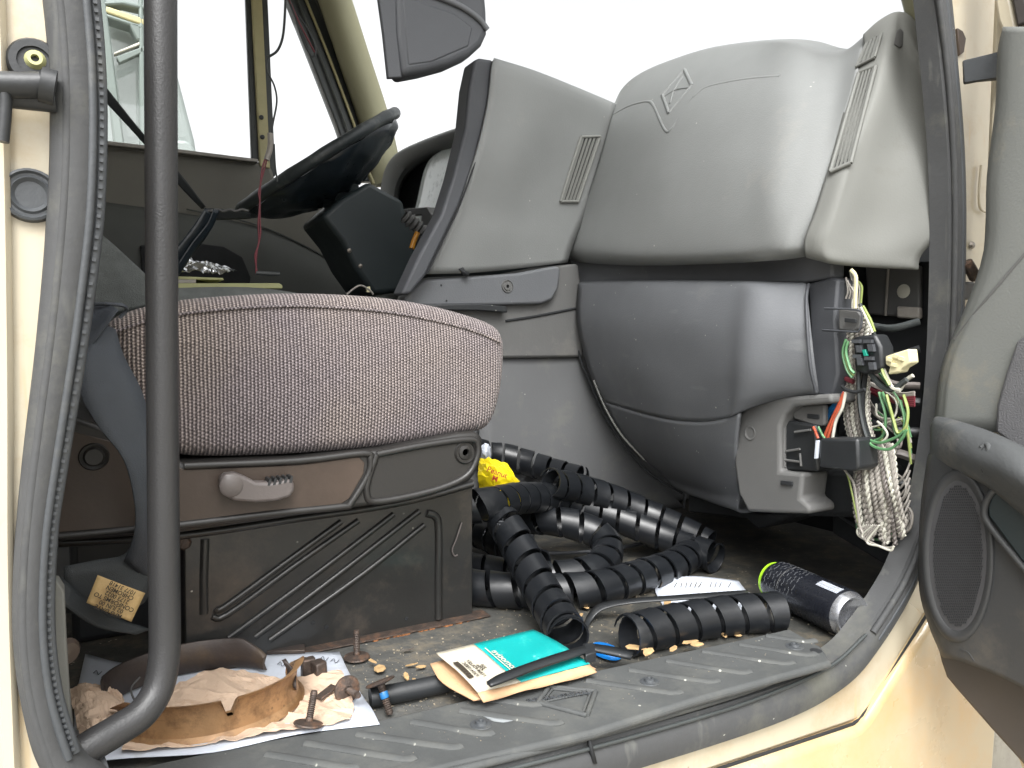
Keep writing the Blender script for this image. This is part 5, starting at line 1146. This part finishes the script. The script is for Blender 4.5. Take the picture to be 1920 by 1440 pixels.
for k in range(16):
    x, y = [(175, 1262), (190, 1270), (214, 1262), (232, 1272), (184, 1296), (200, 1300), (170, 1302), (560, 1240), (600, 1236), (520, 1246), (480, 1250), (655, 1300), (668, 1310), (620, 1240), (205, 1284), (165, 1290)][k]
    scr.append(tube_data([Z(x, y, .0062), Z(x+6, y-5, .0062), Z(x+9, y+3, .0062), Z(x+16, y-3, .0062)], .0004, 5, smoothn=3))
multi('handwriting', scr, M['belt'], wp_)
rk_ = random.Random(11)
def crumple(name, outline_rows, amp, mat, label, nu=7, seed=1, freq=40, thick=.0006, parent=None):
    rs = random.Random(seed)
    V, F, uv = patch_data(outline_rows, nu, nu)
    dirs = [(rs.uniform(0, pi), rs.uniform(.6, 1.6)*freq, rs.uniform(0, 6), rs.uniform(.5, 1)) for _ in range(6)]
    out = []
    for v in V:
        h = 0
        for a, f, ph, w_ in dirs:
            f *= 3.2; t = (v.x*cos(a)+v.y*sin(a)+v.z*.6)*f+ph+.8*sin((v.x*sin(a)-v.y*cos(a))*f*.4); h = max(h, w_*(1-abs((t/pi) % 2-1))**2)
        out.append(Vector((v.x+rs.uniform(-.0006, .0006), v.y+rs.uniform(-.0006, .0006), v.z+h*amp)))
    o = obj(name, out, F, mat, parent, uvs=uv, solid=thick, smooth=False)
    if label: tag(o, label[0], label[1], label[2] if len(label) > 2 else None)
    return o
crumple('paper_towel', [[Z(330, 1290, .006), Z(400, 1262, .006), Z(470, 1262, .006), Z(530, 1280, .006), Z(640, 1262, .01)],
                        [Z(300, 1320, .005), Z(400, 1300, .008), Z(480, 1300, .008), Z(560, 1300, .006), Z(655, 1300, .012)],
                        [Z(270, 1350, .008), Z(400, 1345, .006), Z(480, 1340, .006), Z(570, 1330, .008), Z(664, 1330, .012)],
                        [Z(240, 1385, .008), Z(330, 1388, .008), Z(450, 1376, .009), Z(570, 1356, .010), Z(660, 1346, .015)],
                        [Z(228, 1418, .0145), Z(330, 1408, .0145), Z(430, 1394, .0145), Z(560, 1372, .0155), Z(655, 1358, .0155)]], .007, M['kraft'], ('crumpled tan paper towel spread under and inside the tan metal band', 'paper towel', 'tan paper towels on the white sheet'), seed=4, nu=12)
crumple('paper_towel', [[Z(128, 1308, .02), Z(160, 1296, .028), Z(200, 1300, .02), Z(232, 1318, .01)], [Z(140, 1350, .02), Z(170, 1330, .03), Z(205, 1325, .024), Z(240, 1350, .012)],
                        [Z(150, 1395, .02), Z(180, 1390, .03), Z(215, 1378, .026), Z(262, 1370, .016)]], .012, M['kraft'], ('crumpled tan paper towel bunched at the left edge behind the grab bar foot', 'paper towel', 'tan paper towels on the white sheet'), seed=9, freq=45, nu=12)

# ---- clamp band halves
bc = Z(398, 1330, .012)
def bandseg(name, cx, cy, rx, ry, a0, a1, h0_, mat, label, z0, tilt=0, notch=None, lipw=.006, curl=0, wid=.0):
    """channel-section ring segment standing on its edge"""
    c = Z(cx, cy, z0); N_ = 60; V = []; F = []
    h = h0_
    prof_ = [(0, 0), (-.003-wid, h*.12), (-.004-wid, h*.5), (-.003-wid, h*.86), (0, h), (.0025, h*1.0), (.001-wid, h*.85), (-.001-wid, h*.5), (.001-wid, h*.14), (.0025, .0)]
    K_ = len(prof_)
    for i in range(N_+1):
        a = radians(a0+(a1-a0)*i/N_); u = Vector((cos(a), sin(a), 0))
        for (r_, z_) in prof_:
            zz = z_*min(1, .5+.5*min(i, N_-i)/(N_*.14))
            if notch and abs(math.degrees(a)-notch[0]) < notch[1] and z_ > h*.6: zz = min(zz, h*.6)
            V.append(c+Vector((u.x*(rx-r_*-1), u.y*(ry-r_*-1), zz+tilt*(u.x))))
    for i in range(N_):
        for j in range(K_): F.append((i*K_+j, i*K_+(j+1) % K_, (i+1)*K_+(j+1) % K_, (i+1)*K_+j))
    F.append(tuple(range(K_))); F.append(tuple(N_*K_+j for j in range(K_))[::-1])
    o = obj(name, V, F, mat)
    bm = bmesh.new(); bm.from_mesh(o.data); bmesh.ops.recalc_face_normals(bm, faces=bm.faces); bm.to_mesh(o.data); bm.free()
    o.data.set_sharp_from_angle(angle=radians(40)); tag(o, *label); return o
Rb = .094
bandseg('metal_band', 398, 1322, Rb, Rb*.86, -180, 16, .040, M['band'], ('tan curved metal clamp band with a notch lying on the crumpled towel', 'metal band', 'curved metal band halves'), .013, notch=(-86, 2.6), wid=.005)
bandseg('metal_band', 366, 1304, .090, .066, 24, 205, .036, M['bandd'], ('dark worn metal clamp band half behind the tan one', 'metal band', 'curved metal band halves'), .006)
tube_o = tube('thin_wire_loop', [Z(262, 1270, .03), Z(246, 1290, .028), Z(252, 1312, .026), Z(268, 1326, .024)], .001, M['slate2']); tag(tube_o, 'thin pale wire loop hooked inside the left end of the dark band', 'wire')
o = patch('curled_clip', [[Z(528, 1238, .05), Z(540, 1256, .04), Z(536, 1278, .03), Z(527, 1284, .012)], [Z(536, 1236, .05), Z(554, 1262, .04), Z(556, 1290, .03), Z(558, 1290, .012)]], M['bandd'], None, nu=4, nv=3, thick=.0015)
tag(o, 'curled dark metal strip standing at the right end of the tan band', 'clip')
o = slab('wooden_strip', [Z(500, 1217, .004), Z(572, 1214, .004), Z(572, 1226, .004), Z(500, 1228, .004)], (0, 0, .005), M['bandd'], None, .001); tag(o, 'short flat brown strip lying against the seat base behind the white sheet', 'strip')

# ---- bolts: one builder, then copies
def bolt(loc, label, flange=.0165, L_=.036, r=.0042):
    t = thing('flange_bolt', loc, label, 'bolt', 'rusty flange bolts on the cab floor')
    lathe('flange', [(0, 0), (flange*.9, 0), (flange, .0012), (flange*.95, .0028), (flange*.5, .0042), (r*1.1, .005)], loc, (0, 0, 1), M['rust'], t, n=26)
    prof_ = [(r, .005)]
    nn = 11
    for k in range(nn): z = .008+k*(L_-.012)/nn; prof_ += [(r, z), (r*.8, z+(L_-.012)/nn*.5)]
    prof_ += [(r, L_-.004), (r*.8, L_), (0, L_)]
    lathe('shank', prof_, loc, (0, 0, 1), M['rust'], t, n=14)
    return t
def cp_tree(o, loc, rot, label, scale=1):
    c = o.copy(); C.objects.link(c); c.location = loc; c.rotation_euler = rot; c.scale = (scale,)*3; c['label'] = label
    for ch in o.children:
        d = ch.copy(); C.objects.link(d); d.parent = c; d.matrix_parent_inverse = ch.matrix_parent_inverse.copy()
    return c
b0 = bolt(Z(669, 1234, .003), 'rusty flange bolt standing upright on its disc beside the seat base')
bpy.context.view_layer.update()
cp_tree(b0, Z(578, 1360, .018), (radians(-8), radians(14), 0), 'flange bolt standing on the tan towel nearest the sill', .92)
cp_tree(b0, Z(712, 1276, .036), (radians(155), radians(-10), 0), 'flange bolt with blue paint spot leaning head up against the black tube')
bb_ = [o for o in C.objects if o.get('label', '').startswith('flange bolt with blue')][0]
bm_ = Matrix.LocRotScale(bb_.location, bb_.rotation_euler, bb_.scale); bo_ = bm_.to_3x3() @ Vector((0, 0, 1))
lathe('paint_spot', [(.0044, 0), (.0047, .001), (.0047, .006), (.0044, .007)], bb_.location+bo_*.012, bo_, M['wblue'], bb_, n=14)
cp_tree(b0, Z(650, 1292, .022), (radians(70), radians(-62), .4), 'flange bolt lying on its side on the towel near the white sheet edge', .9)
o = multi('bracket_lump', [box_data(Z(578, 1252, .016), (.008, 0, 0), (0, .006, 0), (0, 0, .012)), box_data(Z(598, 1256, .016), (.007, .002, 0), (-.002, .008, 0), (0, .002, .010)), box_data(Z(592, 1266, .009), (.004, 0, .002), (0, .010, 0), (0, 0, .007))], M['rust'], None, bevel=.002)
tag(o, 'rusty lumpy bracket piece on the towel beside the tan band', 'bracket')
o = multi('metal_chip', [box_data(Z(612, 1298, .018), (.010, .004, .003), (-.002, .005, 0), (0, 0, .0015))], M['rust'], None, bevel=.0006); tag(o, 'small dark angled metal piece on a towel fold', 'metal piece')
# black tube
o = tube('black_tube', [Z(694, 1308, .014), Z(760, 1296, .014), Z(838, 1280, .014)], .0105, M['black'], None, n=20, smoothn=3); tag(o, 'short smooth black tube lying along the sill left of the teal box', 'tube')
# ---- flakes and crumbs
def flake(x, y, z, s, mat, label, grp, cat='chip', asp=.5, rot=None, name='wood_chip', th=.0008):
    rr_ = random.Random(int(x*7+y)); c = Z(x, y, z); a = rr_.uniform(0, pi) if rot is None else rot
    u = Vector((cos(a), sin(a), rr_.uniform(-.15, .15))); v = Vector((-sin(a), cos(a), rr_.uniform(-.2, .2)))
    n_ = 7; P = [c+u*cos(2*pi*k/n_)*s*rr_.uniform(.75, 1.1)+v*sin(2*pi*k/n_)*s*asp*rr_.uniform(.7, 1.1)+Vector((0, 0, rr_.uniform(0, .0015))) for k in range(n_)]
    o = slab(name, P, (0, 0, -th), mat, None, 0, smooth=False); tag(o, label, cat, grp); return o
G1 = 'yellow flakes under and around the short hose wrap'
where = [(1192, 1214, .015, 'between the blue cap and the open end of the short hose wrap'), (1216, 1222, .012, 'in front of the open end of the short hose wrap'), (1262, 1216, .010, 'flat at the sill edge below the short hose wrap'),
         (1295, 1204, .012, 'largest of a pair under the middle of the short hose wrap'), (1308, 1208, .011, 'second of a pair under the middle of the short hose wrap'), (1358, 1191, .008, 'at the sill under the right half of the short hose wrap'),
         (1382, 1190, .008, 'rightmost under the short hose wrap'), (1088, 1154, .009, 'beside the strand end above the box'), (1100, 1140, .006, 'small one near the bottom strand'), (1020, 1278, .012, 'round one peeking under the box edge'), (1252, 1130, .011, 'lying by the strap on the leaflet corner')]
for x, y, s, w in where: flake(x, y, .0165 if y > 1200 else .006, s, M['wood'], 'yellow flake '+w, G1)
o = flake(712, 1254, .006, .012, M['wood'], 'pale tan round flake right of the upright bolt', None, asp=.8); o2 = flake(698, 1240, .008, .009, M['wood'], 'narrow upright tan flake touching the upright bolt disc', None, asp=.3, rot=1.9)
for x, y, s, w in [(772, 1246, .009, 'curled shaving nearest the box'), (762, 1268, .010, 'shaving behind the black tube'), (778, 1276, .008, 'orange shaving above the black tube'), (790, 1250, .008, 'brown shaving touching the box flap'), (765, 1218, .009, 'dark shaving near the rust line')]:
    flake(x, y, .005, s, M['wood'] if x != 765 else M['steel'], w+' on the dirty floor', 'shavings between bolts and box', asp=.35, name='shaving', cat='shaving')
# grit: uncountable crumbs
gp = []; rg = random.Random(21)
for k in range(1100):
    x = rg.uniform(640, 1560); y = rg.uniform(1110, 1330)
    p = Z(x, y, .0005)
    if p.y < .735+.0 or p.y > 1.1 or (p.y > .92 and p.x < .52): continue
    s = rg.choice([.0004, .0005, .0007, .0012]); a = rg.uniform(0, pi)
    gp.append(box_data(p, (cos(a)*s, sin(a)*s, 0), (-sin(a)*s*.6, cos(a)*s*.6, 0), (0, 0, s*.5)))
for k in range(500):
    x = rg.uniform(700, 1560); y = rg.uniform(1130, 1420); p = Z(x, y, ST+.0002)
    if p.y < .625 or p.y > .725: continue
    s = rg.choice([.0003, .0004, .0006]); a = rg.uniform(0, pi); gp.append(box_data(p, (cos(a)*s, sin(a)*s, 0), (-sin(a)*s*.6, cos(a)*s*.6, 0), (0, 0, s*.4)))
tag(multi('grit', gp, material('pale_grit', srgb(142, 132, 114), .9, .3), None, smooth=False), 'pale crumbs and grit scattered over the black cab floor', 'grit', kind='stuff')
gp = []
for k in range(160):
    a = rg.uniform(0, 1); p = Vector((at(690, 1200, Z=0).x*(1-a)+at(884, 1160, Z=0).x*a, RY-.008+rg.uniform(-.012, .006), .001)); s = rg.uniform(.001, .003)
    gp.append(box_data(p, (s, s*.3, 0), (-s*.3, s*.7, 0), (0, 0, s*.4)))
tag(multi('rust_scale', gp, M['rustline'], None, smooth=False), 'orange rust scale along the foot of the seat base', 'rust', kind='stuff')

# ---- yellow wrapper and tissue
wr = crumple('snack_wrapper', [[at(897, 872, D=1.34), at(905, 864, D=1.33), at(928, 868, D=1.33), at(952, 876, D=1.34)], [at(896, 900, D=1.30), at(925, 892, D=1.27), at(950, 893, D=1.28), at(966, 900, D=1.32)],
                  [at(898, 925, D=1.30), at(925, 922, D=1.27), at(955, 920, D=1.28), at(980, 925, D=1.32)], [at(900, 965, D=1.30), at(930, 962, D=1.27), at(955, 965, D=1.28), at(978, 968, D=1.32)]], .010, M['yellow'], ('crumpled bright yellow snack wrapper with red print tucked beside the seat base', 'wrapper'), nu=4, seed=3, freq=90)
text('lettering', 'Peanut\nM', .013, at(930, 892, D=1.245), at(960, 905, D=1.24)-at(905, 885, D=1.24), (0, 0, 1), M['redp'], wr, .0003)
crumple('snack_wrapper_corner', [[at(905, 962, D=1.28), at(940, 958, D=1.27), at(974, 956, D=1.27)], [at(900, 972, D=1.26), at(935, 968, D=1.25), at(972, 962, D=1.26)], [at(902, 978, D=1.26), at(930, 974, D=1.25), at(960, 968, D=1.26)]], .004, M['yellow'], None, nu=4, seed=6, freq=90, parent=wr)
crumple('tissue', [[at(902, 838, D=1.36), at(912, 836, D=1.36), at(920, 842, D=1.37)], [at(898, 856, D=1.35), at(910, 852, D=1.33), at(920, 856, D=1.36)], [at(900, 872, D=1.35), at(910, 870, D=1.34), at(918, 870, D=1.36)]], .006, M['white'], ('scrap of white tissue above the yellow wrapper by the seat trim', 'tissue'), nu=4, seed=8, freq=90)

# ---- things lying on the driver's seat
o = slab('yellow_card', [at(334, 531, Y=1.74), at(524, 531, Y=1.74), at(530, 535, Y=1.74), at(530, 541, Y=1.74), at(334, 541, Y=1.74)], (0, .2, 0), M['olivetag'], None, .002); tag(o, 'pale yellow-green board lying flat on the driver seat', 'board')
o = slab('yellow_card', [at(300, 517, Y=1.76), at(418, 521, Y=1.76), at(420, 525, Y=1.76), at(300, 523, Y=1.76)], (0, .16, 0), M['olivetag'], None, .001); tag(o, 'thin pale yellow card lying above the board on the driver seat', 'card')
o = slab('white_block', [at(300, 524, Y=1.75), at(368, 524, Y=1.75), at(368, 531, Y=1.75), at(300, 531, Y=1.75)], (0, .1, 0), M['wgrey'], None, .001); tag(o, 'small pale grey block between the yellow card and the board', 'block')
crumple('foil_tray', [[at(340, 500, Y=1.9), at(375, 496, Y=1.9), at(400, 500, Y=1.9), at(445, 512, Y=1.9)], [at(336, 506, Y=1.82), at(370, 500, Y=1.82), at(396, 506, Y=1.82), at(430, 514, Y=1.82)], [at(330, 518, Y=1.8), at(366, 514, Y=1.8), at(395, 518, Y=1.8), at(415, 520, Y=1.8)]], .012, M['chrome'], ('shiny crumpled foil sheet lying on the yellow card', 'foil'), nu=6, seed=12, freq=60)
crumple('foil_tray', [[at(348, 480, Y=1.86), at(357, 482, Y=1.86), at(364, 494, Y=1.86)], [at(344, 492, Y=1.85), at(355, 494, Y=1.85), at(365, 499, Y=1.85)], [at(344, 498, Y=1.85), at(355, 499, Y=1.85), at(366, 500, Y=1.85)]], .008, M['chrome'], ('small upright corner of bright foil behind the grab bar on the driver seat', 'foil'), nu=4, seed=13, freq=60)
o = tube('clear_hose', [at(650, 552, Y=1.6), at(668, 538, Y=1.6), at(680, 536, Y=1.6), at(694, 545, Y=1.6), at(700, 552, Y=1.6)], .0022, M['wgrey']); tag(o, 'thin pale tube loop rising behind the passenger cushion', 'tube')
o = slab('pale_clip', [at(687, 538, Y=1.6), at(694, 537, Y=1.6), at(696, 548, Y=1.6), at(688, 548, Y=1.6)], (0, .006, 0), M['ivory'], None, .0005); tag(o, 'tiny cream clip on the thin pale tube behind the cushion', 'clip')

# ================================================================== PARKED TRUCK beyond the driver's window
far = thing('parked_truck', (2.0, 10.5, -1.15), 'pale teal-glassed truck parked beyond the driver side window', 'truck')
FY = 9.5
def fp(l, Y=FY): return [at(x, y, Y=Y) for x, y in l]
slab('cab_body', fp([(120, -200), (190, -60), (300, -60), (320, 90), (365, 262), (375, 330), (120, 330)], FY+.35), (0, 2.0, 0), M['truckteal'], far, .05)
slab('window_pillar', fp([(182, -10), (197, -10), (236, 290), (216, 290)]), (0, .15, 0), M['truckgrey'], far, .02)
slab('window_pillar', fp([(260, -10), (268, -10), (276, 290), (262, 290)]), (0, .12, 0), M['truckgrey'], far, .02)
slab('roof_trim', fp([(180, 4), (230, 0), (290, 12), (290, 22), (230, 8), (190, 10)]), (0, .2, 0), M['truckgrey'], far, .02)
slab('roof_trim', fp([(198, 10), (270, 34), (270, 48), (196, 22)]), (0, .3, 0), M['framepaint'], far, .02)
slab('roof_trim', fp([(198, 24), (270, 48), (270, 56), (198, 32)]), (0, .25, 0), M['truckgrey'], far, .02)
slab('mirror_arm', fp([(214, 98), (262, 78), (262, 84), (214, 102)]), (0, .1, 0), M['wwhite'], far, .01)
slab('mirror_arm', fp([(218, 106), (270, 86), (272, 96), (224, 118)]), (0, .1, 0), M['truckgrey'], far, .01)
slab('door_mirror', fp([(240, 40), (262, 44), (266, 76), (256, 74)]), (0, .2, 0), M['truckgrey'], far, .02)
slab('fender', fp([(326, 262), (352, 262), (366, 280), (370, 300), (326, 300)]), (0, .6, 0), M['truckteal'], far, .04)
obj('side_glass', fp([(198, 36), (300, 60), (350, 256), (240, 256)], FY+.3), [(0, 1, 2, 3)], M['glass'], far, smooth=False, solid=.02)
for x_ in (.2, 2.6):
    lathe('wheel', [(0, 0), (.30, 0), (.32, .04), (.5, .04), (.52, .1), (.52, .26), (.5, .3), (0, .3)], (x_, FY+.3, -.63), (0, 1, 0), M['seallip'], far, n=28)
